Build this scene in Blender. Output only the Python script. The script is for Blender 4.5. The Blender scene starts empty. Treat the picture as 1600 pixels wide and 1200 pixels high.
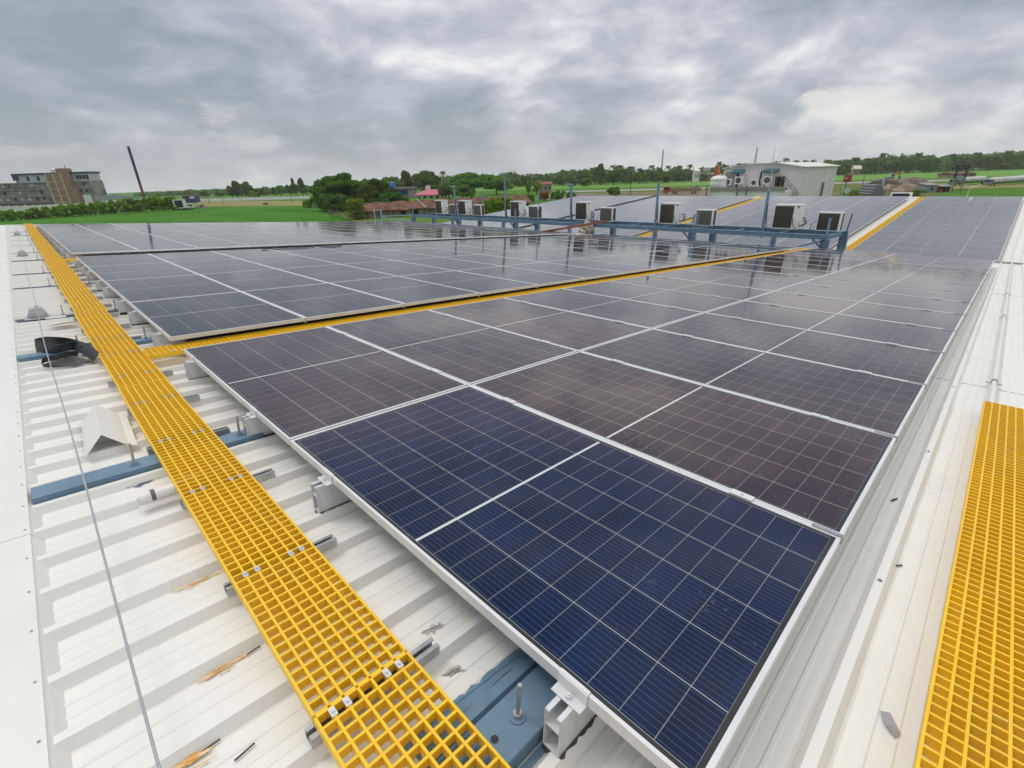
import bpy, bmesh, math, random
import numpy as np
from mathutils import Vector, Matrix

# ------------------------------------------------------------------ camera, sky, sun, exposure
sc = bpy.context.scene
COL = sc.collection
R = math.radians
F = 743.1247
CW = np.array([4.310131, -0.631938, 1.141559])
RW = np.array([[0.704940, 0.708625, -0.030158], [0.262285, -0.299955, -0.917188], [-0.658988, 0.638653, -0.397313]])
cd = bpy.data.cameras.new('camera')
cam = bpy.data.objects.new('camera', cd)
COL.objects.link(cam)
cd.sensor_fit = 'HORIZONTAL'; cd.sensor_width = 36.0; cd.lens = F / 1600 * 36
cd.clip_start = 0.05; cd.clip_end = 9000
cam.matrix_world = Matrix(((RW[0][0], -RW[1][0], -RW[2][0], CW[0]), (RW[0][1], -RW[1][1], -RW[2][1], CW[1]),
                           (RW[0][2], -RW[1][2], -RW[2][2], CW[2]), (0, 0, 0, 1)))
sc.camera = cam
sc.view_settings.view_transform = 'Standard'; sc.view_settings.look = 'None'
sc.view_settings.exposure = 0.16; sc.view_settings.gamma = 1.0
sc.render.engine = 'CYCLES'
sc.cycles.max_bounces = 8; sc.cycles.transparent_max_bounces = 16; sc.cycles.volume_bounces = 1

SUN_DIR = Vector((-0.46, -0.22, 0.86)).normalized()      # towards the sun
sd = bpy.data.lights.new('sun', 'SUN'); sd.energy = 0.85; sd.angle = R(18); sd.color = (1.0, 0.965, 0.91)
sun = bpy.data.objects.new('sun', sd); COL.objects.link(sun)
sun.rotation_euler = SUN_DIR.to_track_quat('Z', 'Y').to_euler()
sun.location = (-20, 10, 60)


class NT:
    """small helper round a node tree"""
    def __init__(s, tree):
        s.t = tree; s.n = tree.nodes; s.l = tree.links
    def node(s, typ, **kw):
        nd = s.n.new(typ)
        for k, v in kw.items(): setattr(nd, k, v)
        return nd
    def put(s, sock, v):
        if hasattr(v, 'is_linked') or hasattr(v, 'links'): s.l.new(v, sock)
        else: sock.default_value = v
    def math(s, op, a, b=None, c=None, clamp=False):
        nd = s.node('ShaderNodeMath', operation=op, use_clamp=clamp)
        s.put(nd.inputs[0], a)
        if b is not None: s.put(nd.inputs[1], b)
        if c is not None: s.put(nd.inputs[2], c)
        return nd.outputs[0]
    def mix(s, fac, a, b, blend='MIX'):
        nd = s.node('ShaderNodeMix', data_type='RGBA', blend_type=blend)
        s.put(nd.inputs['Factor'], fac)
        for nm, v in (('A', a), ('B', b)):
            sk = [i for i in nd.inputs if i.name == nm and i.type == 'RGBA'][0]
            if isinstance(v, tuple) and len(v) == 3: v = v + (1,)
            s.put(sk, v)
        return [o for o in nd.outputs if o.type == 'RGBA'][0]
    def ramp(s, fac, stops, interp='LINEAR'):
        nd = s.node('ShaderNodeValToRGB'); cr = nd.color_ramp; cr.interpolation = interp
        while len(cr.elements) < len(stops): cr.elements.new(0.5)
        for e, (p, c) in zip(cr.elements, stops):
            e.position = p; e.color = c + (1,) if len(c) == 3 else c
        s.put(nd.inputs[0], fac)
        return nd.outputs[0]
    def noise(s, vec, scale, detail=4, rough=0.55, dist=0.0, lac=2.0):
        nd = s.node('ShaderNodeTexNoise')
        if vec is not None: s.l.new(vec, nd.inputs['Vector'])
        nd.inputs['Scale'].default_value = scale; nd.inputs['Detail'].default_value = detail
        nd.inputs['Roughness'].default_value = rough; nd.inputs['Distortion'].default_value = dist
        nd.inputs['Lacunarity'].default_value = lac
        return nd.outputs[0]
    def vmath(s, op, a, b=None, scale=None):
        nd = s.node('ShaderNodeVectorMath', operation=op)
        s.put(nd.inputs[0], a)
        if b is not None: s.put(nd.inputs[1], b)
        if scale is not None: s.put(nd.inputs['Scale'], scale)
        return nd.outputs['Value'] if op in ('DOT_PRODUCT', 'LENGTH', 'DISTANCE') else nd.outputs[0]
    def maprange(s, v, a, b, c, d):
        nd = s.node('ShaderNodeMapRange')
        s.put(nd.inputs[0], v)
        for i, x in enumerate((a, b, c, d)): nd.inputs[i + 1].default_value = x
        return nd.outputs[0]


CLOUD = (5.3, 2.1, 0.7)
def build_world():
    w = bpy.data.worlds.new('World'); sc.world = w; w.use_nodes = True
    t = NT(w.node_tree); w.node_tree.nodes.clear()
    out = t.node('ShaderNodeOutputWorld'); bg = t.node('ShaderNodeBackground')
    bg.inputs['Strength'].default_value = 0.105
    sky = t.node('ShaderNodeTexSky', sky_type='NISHITA', sun_disc=False)
    sky.sun_elevation = math.asin(SUN_DIR.z); sky.sun_rotation = math.atan2(SUN_DIR.x, SUN_DIR.y)
    sky.air_density = 1.0; sky.dust_density = 2.0
    tc = t.node('ShaderNodeTexCoord'); d = t.vmath('NORMALIZE', tc.outputs['Generated'])
    sep = t.node('ShaderNodeSeparateXYZ'); t.l.new(d, sep.inputs[0])
    z = t.math('MAXIMUM', sep.outputs[2], 0.0)
    inv = t.math('DIVIDE', 1.0, t.math('ADD', z, 0.16))
    comb = t.node('ShaderNodeCombineXYZ')
    t.l.new(t.math('MULTIPLY', sep.outputs[0], inv), comb.inputs[0]); t.l.new(t.math('MULTIPLY', sep.outputs[1], inv), comb.inputs[1])
    p = comb.outputs[0]
    # look-up point: the cloud deck spreads out towards the horizon, but the billows keep their height there
    inv = t.math('DIVIDE', 1.0, t.math('ADD', z, 0.42))
    comb = t.node('ShaderNodeCombineXYZ')
    t.l.new(t.math('MULTIPLY', sep.outputs[0], inv), comb.inputs[0]); t.l.new(t.math('MULTIPLY', sep.outputs[1], inv), comb.inputs[1]); t.l.new(t.math('MULTIPLY', z, 1.9), comb.inputs[2])
    mp = t.node('ShaderNodeMapping'); t.l.new(comb.outputs[0], mp.inputs[0])
    mp.inputs['Location'].default_value = CLOUD; mp.inputs['Rotation'].default_value = (R(8), R(-14), R(-44)); mp.inputs['Scale'].default_value = (1.0, 1.0, 1.15)
    q = mp.outputs[0]
    big = t.noise(q, 1.0, 2, 0.5, 0.2)
    mid = t.noise(q, 2.6, 8, 0.55, 0.25)
    sh = t.vmath('ADD', q, (0.03, 0.03, 0.10)); mid2 = t.noise(sh, 2.6, 8, 0.55, 0.25)
    edge = t.math('SUBTRACT', mid, mid2)               # sunward tops of the billows
    fine = t.noise(q, 8.0, 6, 0.6, 0.3)
    v = t.math('ADD', t.math('MULTIPLY', big, 0.66), t.math('MULTIPLY', mid, 0.56))
    v = t.math('ADD', v, t.math('MULTIPLY', edge, 0.50)); v = t.math('ADD', v, t.math('MULTIPLY', fine, 0.10))
    # the right-hand half of the sky is thinner and brighter than the left
    side = t.vmath('DOT_PRODUCT', d, (0.66, 0.70, 0.0))
    v = t.math('ADD', v, t.math('MULTIPLY', side, 0.12))
    v = t.math('ADD', v, t.math('MULTIPLY', z, 0.06))
    col = t.ramp(v, [(0.49, (0.255, 0.30, 0.345)), (0.61, (0.35, 0.388, 0.445)), (0.70, (0.465, 0.49, 0.55)), (0.78, (0.61, 0.625, 0.665)), (0.89, (0.86, 0.85, 0.82))])
    puff = t.noise(q, 3.6, 9, 0.55, 0.4)
    puff = t.math('MULTIPLY', t.ramp(puff, [(0.49, (0, 0, 0)), (0.58, (1, 1, 1))]), t.ramp(z, [(0.035, (0, 0, 0)), (0.075, (1, 1, 1)), (0.125, (1, 1, 1)), (0.175, (0, 0, 0))]))
    puff = t.math('MULTIPLY', puff, t.math('MULTIPLY', t.maprange(side, 0.2, 0.85, 0.45, 0.95), t.ramp(t.noise(q, 1.9, 2, 0.5), [(0.47, (0, 0, 0)), (0.60, (1, 1, 1))])))
    col = t.mix(puff, col, (0.83, 0.80, 0.75))
    # horizon band
    hz = t.math('POWER', t.math('SUBTRACT', 1.0, z), 22.0)
    col = t.mix(t.math('MULTIPLY', hz, 0.55), col, (0.63, 0.64, 0.655))
    # cloud deck is thinner and brighter overhead than anything in the picture
    col = t.mix(t.maprange(z, 0.74, 1.0, 0.0, 1.0), col, (1.5, 1.48, 1.42))
    cl = t.vmath('SCALE', col, scale=10.0)
    col = t.mix(0.93, sky.outputs[0], cl)
    t.l.new(col, bg.inputs[0]); t.l.new(bg.outputs[0], out.inputs[0])
build_world()

# ------------------------------------------------------------------ frames of reference
SL = R(4.0); cs, sn = math.cos(SL), math.sin(SL)
MN = np.array([[1, 0, 0], [0, cs, sn], [0, -sn, cs]])      # near slope: falls away from the ridge
MF = np.array([[1, 0, 0], [0, cs, -sn], [0, sn, cs]])      # far slope: rises to the far ridge
OF = np.array([0.0, 22.27, -1.865])
ZG = CW[2] - 9.0                                            # ground level
def NP(u, v, h=0.0): return MN @ np.array([u, v, h])
def FP(u, v, h=0.0): return OF + MF @ np.array([u, v, h])
def ray(x, y): return RW.T @ np.array([(x - 800) / F, (y - 600) / F, 1.0])
def P(x, y, d): return CW + ray(x, y) * d
def aty(x, y, Y): r = ray(x, y); return CW + r * (Y - CW[1]) / r[1]
def atx(x, y, X): r = ray(x, y); return CW + r * (X - CW[0]) / r[0]
def ground(x, y, z=None):
    r = ray(x, y); return CW + r * ((ZG if z is None else z) - CW[2]) / r[2]
def project(p):
    c = RW @ (np.asarray(p) - CW); return 800 + F * c[0] / c[2], 600 + F * c[1] / c[2], c[2]

# ------------------------------------------------------------------ mesh helpers
class MB:
    def __init__(s): s.v = []; s.f = []; s.m = []; s.uv = {}
    def add(s, vs, fs, m=0):
        o = len(s.v); s.v += [tuple(map(float, q)) for q in vs]
        for f in fs: s.f.append(tuple(i + o for i in f)); s.m.append(m)
        return s
    def box(s, x0, x1, y0, y1, z0, z1, m=0):
        vs = [(x, y, z) for z in (z0, z1) for y in (y0, y1) for x in (x0, x1)]
        return s.add(vs, [(0, 2, 3, 1), (4, 5, 7, 6), (0, 1, 5, 4), (2, 6, 7, 3), (0, 4, 6, 2), (1, 3, 7, 5)], m)
    def bar(s, p, q, w, h, up=(0, 0, 1), m=0):
        p = np.array(p, float); q = np.array(q, float); d = q - p; d /= np.linalg.norm(d)
        up = np.array(up, float); a = np.cross(d, up)
        if np.linalg.norm(a) < 1e-4: a = np.cross(d, (1, 0, 0))
        a /= np.linalg.norm(a); b = np.cross(a, d); a = a * w / 2; b = b * h / 2
        vs = [p - a - b, p + a - b, p + a + b, p - a + b, q - a - b, q + a - b, q + a + b, q - a + b]
        return s.add(vs, [(0, 1, 2, 3), (7, 6, 5, 4), (0, 4, 5, 1), (1, 5, 6, 2), (2, 6, 7, 3), (3, 7, 4, 0)], m)
    def cyl(s, p, q, r0, r1=None, n=10, m=0, caps=True):
        r1 = r0 if r1 is None else r1
        p = np.array(p, float); q = np.array(q, float); d = q - p; d /= np.linalg.norm(d)
        a = np.cross(d, (0, 0, 1)) if abs(d[2]) < 0.9 else np.cross(d, (1, 0, 0)); a /= np.linalg.norm(a); b = np.cross(d, a)
        vs = []
        for c, r in ((p, r0), (q, r1)):
            for i in range(n):
                t = 2 * math.pi * i / n; vs.append(c + r * (math.cos(t) * a + math.sin(t) * b))
        fs = [(i, (i + 1) % n, n + (i + 1) % n, n + i) for i in range(n)]
        if caps: fs += [tuple(range(n))[::-1], tuple(range(n, 2 * n))]
        return s.add(vs, fs, m)
    def tube(s, pts, r, n=6, m=0):
        pts = [np.array(p, float) for p in pts]; k = len(pts); vs = []; fs = []
        rr = r if hasattr(r, '__len__') else [r] * k
        for i, p in enumerate(pts):
            d = pts[min(i + 1, k - 1)] - pts[max(i - 1, 0)]; d /= np.linalg.norm(d)
            a = np.cross(d, (0, 0, 1)) if abs(d[2]) < 0.95 else np.cross(d, (1, 0, 0)); a /= np.linalg.norm(a); b = np.cross(d, a)
            for j in range(n):
                t = 2 * math.pi * j / n; vs.append(p + rr[i] * (math.cos(t) * a + math.sin(t) * b))
        for i in range(k - 1):
            for j in range(n): fs.append((i * n + j, i * n + (j + 1) % n, (i + 1) * n + (j + 1) % n, (i + 1) * n + j))
        fs += [tuple(range(n))[::-1], tuple(range((k - 1) * n, k * n))]
        return s.add(vs, fs, m)
    def lathe(s, c, prof, n=14, m=0):
        vs = []; fs = []
        for r, z in prof:
            for j in range(n):
                t = 2 * math.pi * j / n; vs.append((c[0] + r * math.cos(t), c[1] + r * math.sin(t), c[2] + z))
        for i in range(len(prof) - 1):
            for j in range(n): fs.append((i * n + j, i * n + (j + 1) % n, (i + 1) * n + (j + 1) % n, (i + 1) * n + j))
        fs += [tuple(range(n))[::-1], tuple(range((len(prof) - 1) * n, len(prof) * n))]
        return s.add(vs, fs, m)
    def prism(s, poly, vec, m=0):
        n = len(poly); poly = [np.array(p, float) for p in poly]; vec = np.array(vec, float)
        vs = poly + [p + vec for p in poly]
        fs = [tuple(range(n))[::-1], tuple(range(n, 2 * n))] + [(i, (i + 1) % n, n + (i + 1) % n, n + i) for i in range(n)]
        return s.add(vs, fs, m)
    def build(s, name, mats, parent=None, smooth=False, fix=True):
        me = bpy.data.meshes.new(name)
        me.from_pydata(s.v, [], s.f)
        mats = mats if isinstance(mats, (list, tuple)) else [mats]
        for m in mats: me.materials.append(m)
        if len(mats) > 1: me.polygons.foreach_set('material_index', s.m)
        if fix:
            bm = bmesh.new(); bm.from_mesh(me); bmesh.ops.recalc_face_normals(bm, faces=bm.faces); bm.to_mesh(me); bm.free()
        if smooth: me.polygons.foreach_set('use_smooth', [True] * len(me.polygons))
        me.update()
        return link(name, me, parent)

def link(name, me, parent=None):
    o = bpy.data.objects.new(name, me); COL.objects.link(o)
    if parent: o.parent = parent
    return o
def tag(o, label=None, cat=None, group=None, kind=None):
    if label: o['label'] = label
    if cat: o['category'] = cat
    if group: o['group'] = group
    if kind: o['kind'] = kind
    return o
def thing(name, label, cat, loc=(0, 0, 0), rot=(0, 0, 0), group=None, scale=None):
    o = bpy.data.objects.new(name, None); COL.objects.link(o); o.empty_display_size = 0.1
    o.location = tuple(map(float, loc)); o.rotation_euler = rot
    if scale: o.scale = scale
    return tag(o, label, cat, group)
def children(o): return [c for c in bpy.data.objects if c.parent == o]
def copy_tree(o, parent=None, kids=None):
    c = o.copy(); COL.objects.link(c); c.parent = parent
    for ch in (children(o) if kids is None else kids.get(o, [])): copy_tree(ch, c, kids)
    return c
def kidmap():
    k = {}
    for o in bpy.data.objects:
        if o.parent: k.setdefault(o.parent, []).append(o)
    return k
def bevel(o, w, seg=2):
    b = o.modifiers.new('bevel', 'BEVEL'); b.width = w; b.segments = seg; b.limit_method = 'ANGLE'; b.angle_limit = R(40)
    return o
NR = (-SL, 0, 0); FR = (SL, 0, 0)
def near_thing(name, label, cat, u, v, h=0.0, group=None): return thing(name, label, cat, NP(u, v, h), NR, group)
def far_thing(name, label, cat, u, v, h=0.0, group=None): return thing(name, label, cat, FP(u, v, h), FR, group)
ORD = ['zeroth', 'first', 'second', 'third', 'fourth', 'fifth', 'sixth', 'seventh', 'eighth', 'ninth', 'tenth', 'eleventh', 'twelfth',
       'thirteenth', 'fourteenth', 'fifteenth', 'sixteenth', 'seventeenth', 'eighteenth', 'nineteenth', 'twentieth']
rnd = random.Random(7)

# ------------------------------------------------------------------ materials
def mat(name, col, rough=0.6, metal=0.0, var=0.0, vscale=3.0, col2=None, bump=0.0, bscale=40.0, coord='Object', spec=0.5, detail=5, stretch=None, objvar=0.0):
    m = bpy.data.materials.new(name); m.use_nodes = True
    t = NT(m.node_tree); b = t.n['Principled BSDF']
    b.inputs['Roughness'].default_value = rough; b.inputs['Metallic'].default_value = metal
    b.inputs['Specular IOR Level'].default_value = spec
    tc = t.node('ShaderNodeTexCoord'); vec = tc.outputs[coord]
    if stretch:
        mp = t.node('ShaderNodeMapping'); mp.inputs['Scale'].default_value = stretch; t.l.new(vec, mp.inputs[0]); vec = mp.outputs[0]
    c = col + (1,)
    if var > 0 or col2:
        n = t.noise(vec, vscale, detail, 0.6)
        c2 = col2 if col2 else tuple(x * (1 - var) for x in col)
        c = t.mix(t.ramp(n, [(0.36, (0, 0, 0)), (0.64, (1, 1, 1))]), c, c2)
        r = t.maprange(n, 0.3, 0.7, max(0.02, rough - 0.08), min(1, rough + 0.08)); t.l.new(r, b.inputs['Roughness'])
    if objvar:
        oi = t.node('ShaderNodeObjectInfo'); hs = t.node('ShaderNodeHueSaturation')
        t.put(hs.inputs['Color'], c)
        t.l.new(t.maprange(oi.outputs['Random'], 0, 1, 1 - objvar, 1 + objvar), hs.inputs['Value'])
        t.l.new(t.maprange(oi.outputs['Random'], 0, 1, 0.485, 0.515), hs.inputs['Hue'])
        c = hs.outputs[0]
    t.put(b.inputs['Base Color'], c)
    if bump:
        bn = t.node('ShaderNodeBump'); bn.inputs['Strength'].default_value = bump; bn.inputs['Distance'].default_value = 0.02
        t.l.new(t.noise(vec, bscale, 4, 0.6), bn.inputs['Height']); t.l.new(bn.outputs[0], b.inputs['Normal'])
    return m

M = {}
def roof_material():
    m = bpy.data.materials.new('roof_sheet'); m.use_nodes = True
    t = NT(m.node_tree); b = t.n['Principled BSDF']
    tc = t.node('ShaderNodeTexCoord'); o = tc.outputs['Object']
    mp = t.node('ShaderNodeMapping'); mp.inputs['Scale'].default_value = (5.0, 0.5, 5.0); t.l.new(o, mp.inputs[0])
    streak = t.noise(mp.outputs[0], 3.0, 6, 0.65)
    blotch = t.noise(o, 1.3, 6, 0.6)
    c = t.mix(t.ramp(streak, [(0.42, (0, 0, 0)), (0.72, (1, 1, 1))]), (0.80, 0.795, 0.755), (0.765, 0.755, 0.71))
    c = t.mix(t.ramp(blotch, [(0.48, (0, 0, 0)), (0.74, (0.5, 0.5, 0.5))]), c, (0.745, 0.735, 0.70))
    sx = t.node('ShaderNodeSeparateXYZ'); t.l.new(o, sx.inputs[0])
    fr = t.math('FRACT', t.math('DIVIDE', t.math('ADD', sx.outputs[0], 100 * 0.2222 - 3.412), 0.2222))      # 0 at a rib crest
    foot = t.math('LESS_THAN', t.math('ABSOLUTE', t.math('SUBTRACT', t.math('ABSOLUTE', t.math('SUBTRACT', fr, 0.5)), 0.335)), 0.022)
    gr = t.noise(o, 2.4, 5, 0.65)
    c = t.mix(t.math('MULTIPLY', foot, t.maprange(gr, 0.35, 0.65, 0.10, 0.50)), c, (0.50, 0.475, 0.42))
    scuff = t.math('MULTIPLY', t.ramp(t.noise(o, 1.1, 3, 0.5), [(0.56, (0, 0, 0)), (0.68, (1, 1, 1))]), t.ramp(t.noise(o, 16, 6, 0.7, 0.6), [(0.50, (0, 0, 0)), (0.66, (1, 1, 1))]))
    c = t.mix(t.math('MULTIPLY', scuff, 0.30), c, (0.55, 0.52, 0.46))
    spk = t.noise(o, 38, 3, 0.6)
    c = t.mix(t.ramp(spk, [(0.73, (0, 0, 0)), (0.80, (0.4, 0.4, 0.4))]), c, (0.42, 0.38, 0.32))
    t.l.new(c, b.inputs['Base Color'])
    t.l.new(t.maprange(streak, 0.3, 0.7, 0.34, 0.5), b.inputs['Roughness'])
    bn = t.node('ShaderNodeBump'); bn.inputs['Strength'].default_value = 0.06; bn.inputs['Distance'].default_value = 0.01
    t.l.new(t.noise(mp.outputs[0], 1.6, 3, 0.5), bn.inputs['Height']); t.l.new(bn.outputs[0], b.inputs['Normal'])
    return m
M['roof'] = roof_material()
M['cap'] = mat('cap_sheet', (0.80, 0.795, 0.755), 0.42, var=0.08, vscale=1.5)
M['wall'] = mat('wall_sheet', (0.70, 0.70, 0.67), 0.55, var=0.1, vscale=0.6)
def frp_material():
    m = bpy.data.materials.new('yellow_grating'); m.use_nodes = True
    t = NT(m.node_tree); b = t.n['Principled BSDF']
    tc = t.node('ShaderNodeTexCoord'); o = tc.outputs['Object']; oi = t.node('ShaderNodeObjectInfo')
    n = t.noise(o, 6, 5, 0.6)
    c = t.mix(t.ramp(n, [(0.4, (0, 0, 0)), (0.7, (1, 1, 1))]), (0.92, 0.57, 0.014), (0.85, 0.51, 0.016))
    c = t.mix(t.math('MULTIPLY', oi.outputs['Random'], 0.35), c, (0.88, 0.56, 0.03))
    dirt = t.math('MULTIPLY', t.ramp(t.noise(o, 3.3, 3, 0.5), [(0.52, (0, 0, 0)), (0.70, (1, 1, 1))]), t.ramp(t.noise(o, 30, 5, 0.7), [(0.45, (0, 0, 0)), (0.68, (1, 1, 1))]))
    c = t.mix(t.math('MULTIPLY', dirt, 0.38), c, (0.55, 0.44, 0.24))
    t.l.new(c, b.inputs['Base Color']); b.inputs['Roughness'].default_value = 0.42
    return m
M['frp'] = frp_material()
M['galv'] = mat('galvanised_steel', (0.50, 0.51, 0.52), 0.42, 0.75, var=0.3, vscale=14)
M['alu'] = mat('aluminium', (0.72, 0.725, 0.735), 0.42, 0.12, var=0.12, vscale=9, stretch=(1, 6, 1))
M['frame'] = mat('module_frame', (0.76, 0.765, 0.78), 0.42, 0.15, var=0.1, vscale=5)
M['blue'] = mat('blue_steel', (0.165, 0.270, 0.375), 0.45, var=0.22, vscale=5, bump=0.05, bscale=30)
M['blue_dark'] = mat('blue_steel_wet', (0.08, 0.17, 0.28), 0.35, var=0.3, vscale=6)
M['black'] = mat('black_rubber', (0.022, 0.023, 0.026), 0.5, var=0.4, vscale=12, bump=0.1, bscale=60)
M['cable'] = mat('black_cable', (0.018, 0.018, 0.02), 0.5)
M['steel_rope'] = mat('steel_rope', (0.52, 0.53, 0.54), 0.45, 0.3, var=0.3, vscale=200)
M['ac_white'] = mat('ac_cabinet', (0.80, 0.79, 0.755), 0.45, var=0.10, vscale=3)
M['rust'] = mat('red_primer', (0.30, 0.085, 0.05), 0.6, var=0.35, vscale=8)
M['grey_blue'] = mat('grey_blue_steel', (0.17, 0.21, 0.25), 0.5, var=0.25, vscale=5)
M['bracket'] = mat('bracket_steel', (0.56, 0.57, 0.58), 0.4, 0.2, var=0.2, vscale=10)
M['stain_blue'] = mat('blue_paint_drips', (0.15, 0.255, 0.36), 0.5, var=0.25, vscale=12)
M['stain_orange'] = mat('rust_scrape', (0.72, 0.36, 0.09), 0.7, col2=(0.78, 0.60, 0.36), vscale=30)
M['stain_grey'] = mat('mortar_smear', (0.50, 0.49, 0.45), 0.8, var=0.2, vscale=30)
M['wood_dark'] = mat('dark_stick', (0.10, 0.065, 0.045), 0.8, var=0.3, vscale=40)
M['card'] = mat('cardboard', (0.52, 0.37, 0.22), 0.85, var=0.2, vscale=12)
M['plastic_white'] = mat('white_plastic', (0.80, 0.80, 0.79), 0.35, var=0.08, vscale=20)
M['band'] = mat('label_band', (0.16, 0.10, 0.12), 0.5)
M['sealant'] = mat('dark_sealant', (0.09, 0.085, 0.07), 0.8, var=0.3, vscale=40)

def coil_material():
    m = bpy.data.materials.new('condenser_coil'); m.use_nodes = True
    t = NT(m.node_tree); b = t.n['Principled BSDF']
    tc = t.node('ShaderNodeTexCoord'); s = t.node('ShaderNodeSeparateXYZ'); t.l.new(tc.outputs['Object'], s.inputs[0])
    fx = t.math('FRACT', t.math('MULTIPLY', t.math('ADD', s.outputs[0], s.outputs[1]), 60)); fz = t.math('FRACT', t.math('MULTIPLY', s.outputs[2], 42))
    l = t.math('MAXIMUM', t.math('LESS_THAN', fx, 0.25), t.math('LESS_THAN', fz, 0.3))
    oi = t.node('ShaderNodeObjectInfo')
    dark = t.mix(oi.outputs['Random'], (0.016, 0.014, 0.011), (0.035, 0.03, 0.024))
    c = t.mix(l, dark, (0.075, 0.068, 0.052))
    n = t.noise(tc.outputs['Object'], 9, 5)
    c = t.mix(t.ramp(n, [(0.5, (0, 0, 0)), (0.75, (0.5, 0.5, 0.5))]), c, (0.10, 0.085, 0.06))
    t.l.new(c, b.inputs['Base Color']); b.inputs['Roughness'].default_value = 0.6
    return m
M['coil'] = coil_material()
M['clip_steel'] = mat('stainless_clip', (0.74, 0.74, 0.74), 0.3, 0.5)
M['coil_light'] = mat('dusty_condenser_coil', (0.13, 0.125, 0.11), 0.65, var=0.35, vscale=20, stretch=(1, 1, 12))

GL, GW = 2.047, 1.1154
def glass_material(name='solar_cells', steep=(0.0022, 0.0115, 0.060), flat_a=(0.058, 0.037, 0.040), flat_b=(0.044, 0.034, 0.048)):
    m = bpy.data.materials.new(name); m.use_nodes = True
    t = NT(m.node_tree); b = t.n['Principled BSDF']
    uv = t.node('ShaderNodeUVMap'); s = t.node('ShaderNodeSeparateXYZ'); t.l.new(uv.outputs[0], s.inputs[0])
    x, y = s.outputs[0], s.outputs[1]
    xr = t.math('SUBTRACT', t.math('ABSOLUTE', t.math('SUBTRACT', x, GL / 2)), 0.006)
    cellx = (GL / 2 - 0.006 - 0.014) / 11; celly = (GW - 0.028) / 6
    fx = t.math('FRACT', t.math('DIVIDE', xr, cellx)); fy = t.math('FRACT', t.math('DIVIDE', t.math('SUBTRACT', y, 0.014), celly))
    ex = t.math('MULTIPLY', t.math('MINIMUM', fx, t.math('SUBTRACT', 1.0, fx)), cellx)
    ey = t.math('MULTIPLY', t.math('MINIMUM', fy, t.math('SUBTRACT', 1.0, fy)), celly)
    lx = t.math('LESS_THAN', ex, 0.0012); ly = t.math('LESS_THAN', ey, 0.0014)
    inx = t.math('LESS_THAN', t.math('ABSOLUTE', t.math('SUBTRACT', x, GL / 2)), GL / 2 - 0.014)
    iny = t.math('LESS_THAN', t.math('ABSOLUTE', t.math('SUBTRACT', y, GW / 2)), GW / 2 - 0.014)
    inside = t.math('MULTIPLY', inx, iny)
    fb = t.math('FRACT', t.math('MULTIPLY', fy, 10.0))
    bus = t.math('LESS_THAN', t.math('ABSOLUTE', t.math('SUBTRACT', fb, 0.5)), 0.042)
    mid = t.math('LESS_THAN', xr, 0.0)
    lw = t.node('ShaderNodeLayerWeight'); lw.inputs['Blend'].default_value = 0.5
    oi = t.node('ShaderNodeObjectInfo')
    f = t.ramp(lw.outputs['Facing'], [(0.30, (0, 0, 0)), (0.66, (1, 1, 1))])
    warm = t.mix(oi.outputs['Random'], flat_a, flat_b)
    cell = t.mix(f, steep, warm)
    cid = t.node('ShaderNodeCombineXYZ')
    t.l.new(t.math('FLOOR', t.math('DIVIDE', x, cellx)), cid.inputs[0]); t.l.new(t.math('FLOOR', t.math('DIVIDE', y, celly)), cid.inputs[1])
    t.l.new(t.math('MULTIPLY', oi.outputs['Random'], 50), cid.inputs[2])
    wn = t.node('ShaderNodeTexWhiteNoise', noise_dimensions='3D'); t.l.new(cid.outputs[0], wn.inputs['Vector'])
    cell = t.vmath('SCALE', cell, scale=t.maprange(wn.outputs['Value'], 0, 1, 0.8, 1.2))
    c = t.mix(t.math('MULTIPLY', bus, 0.36), cell, (0.17, 0.21, 0.29))
    c = t.mix(t.math('MULTIPLY', lx, 0.6), c, (0.32, 0.33, 0.34))
    c = t.mix(t.math('MULTIPLY', ly, 0.82), c, (0.46, 0.46, 0.44))
    c = t.mix(inside, (0.03, 0.035, 0.035), c)
    c = t.mix(t.math('MULTIPLY', mid, iny), c, (0.62, 0.63, 0.64))
    # dust film and dried splashes
    off = t.node('ShaderNodeCombineXYZ'); t.l.new(t.math('MULTIPLY', oi.outputs['Random'], 91.0), off.inputs[0]); t.l.new(t.math('MULTIPLY', oi.outputs['Random'], 37.0), off.inputs[1])
    pv = t.vmath('ADD', uv.outputs[0], off.outputs[0])
    dust = t.noise(pv, 1.1, 5, 0.62)
    c = t.mix(t.maprange(dust, 0.38, 0.75, 0.0, 0.014), c, (0.42, 0.39, 0.35))
    reg = t.noise(pv, 2.1, 2, 0.5); spl = t.noise(pv, 46, 4, 0.65, 0.8)
    k = t.math('MULTIPLY', t.ramp(reg, [(0.60, (0, 0, 0)), (0.70, (1, 1, 1))]), t.ramp(spl, [(0.60, (0, 0, 0)), (0.68, (1, 1, 1))]))
    c = t.mix(t.math('MULTIPLY', k, 0.30), c, (0.55, 0.55, 0.55))
    t.l.new(c, b.inputs['Base Color'])
    b.inputs['IOR'].default_value = 1.37
    t.l.new(t.maprange(dust, 0.3, 0.7, 0.045, 0.10), b.inputs['Roughness'])
    return m
M['cells'] = glass_material('plum_solar_cells', (0.008, 0.008, 0.024), (0.060, 0.030, 0.032), (0.050, 0.030, 0.038))
M['cells_blue'] = glass_material('blue_solar_cells', (0.0010, 0.0110, 0.052), (0.006, 0.0095, 0.044), (0.006, 0.009, 0.041))
M['cells_far'] = glass_material('sky_sheen_dusty_cells', (0.02, 0.02, 0.04), (0.125, 0.115, 0.130), (0.110, 0.104, 0.120))  # base lightened: bright low-sky reflection and grazing dust put into the colour
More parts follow.
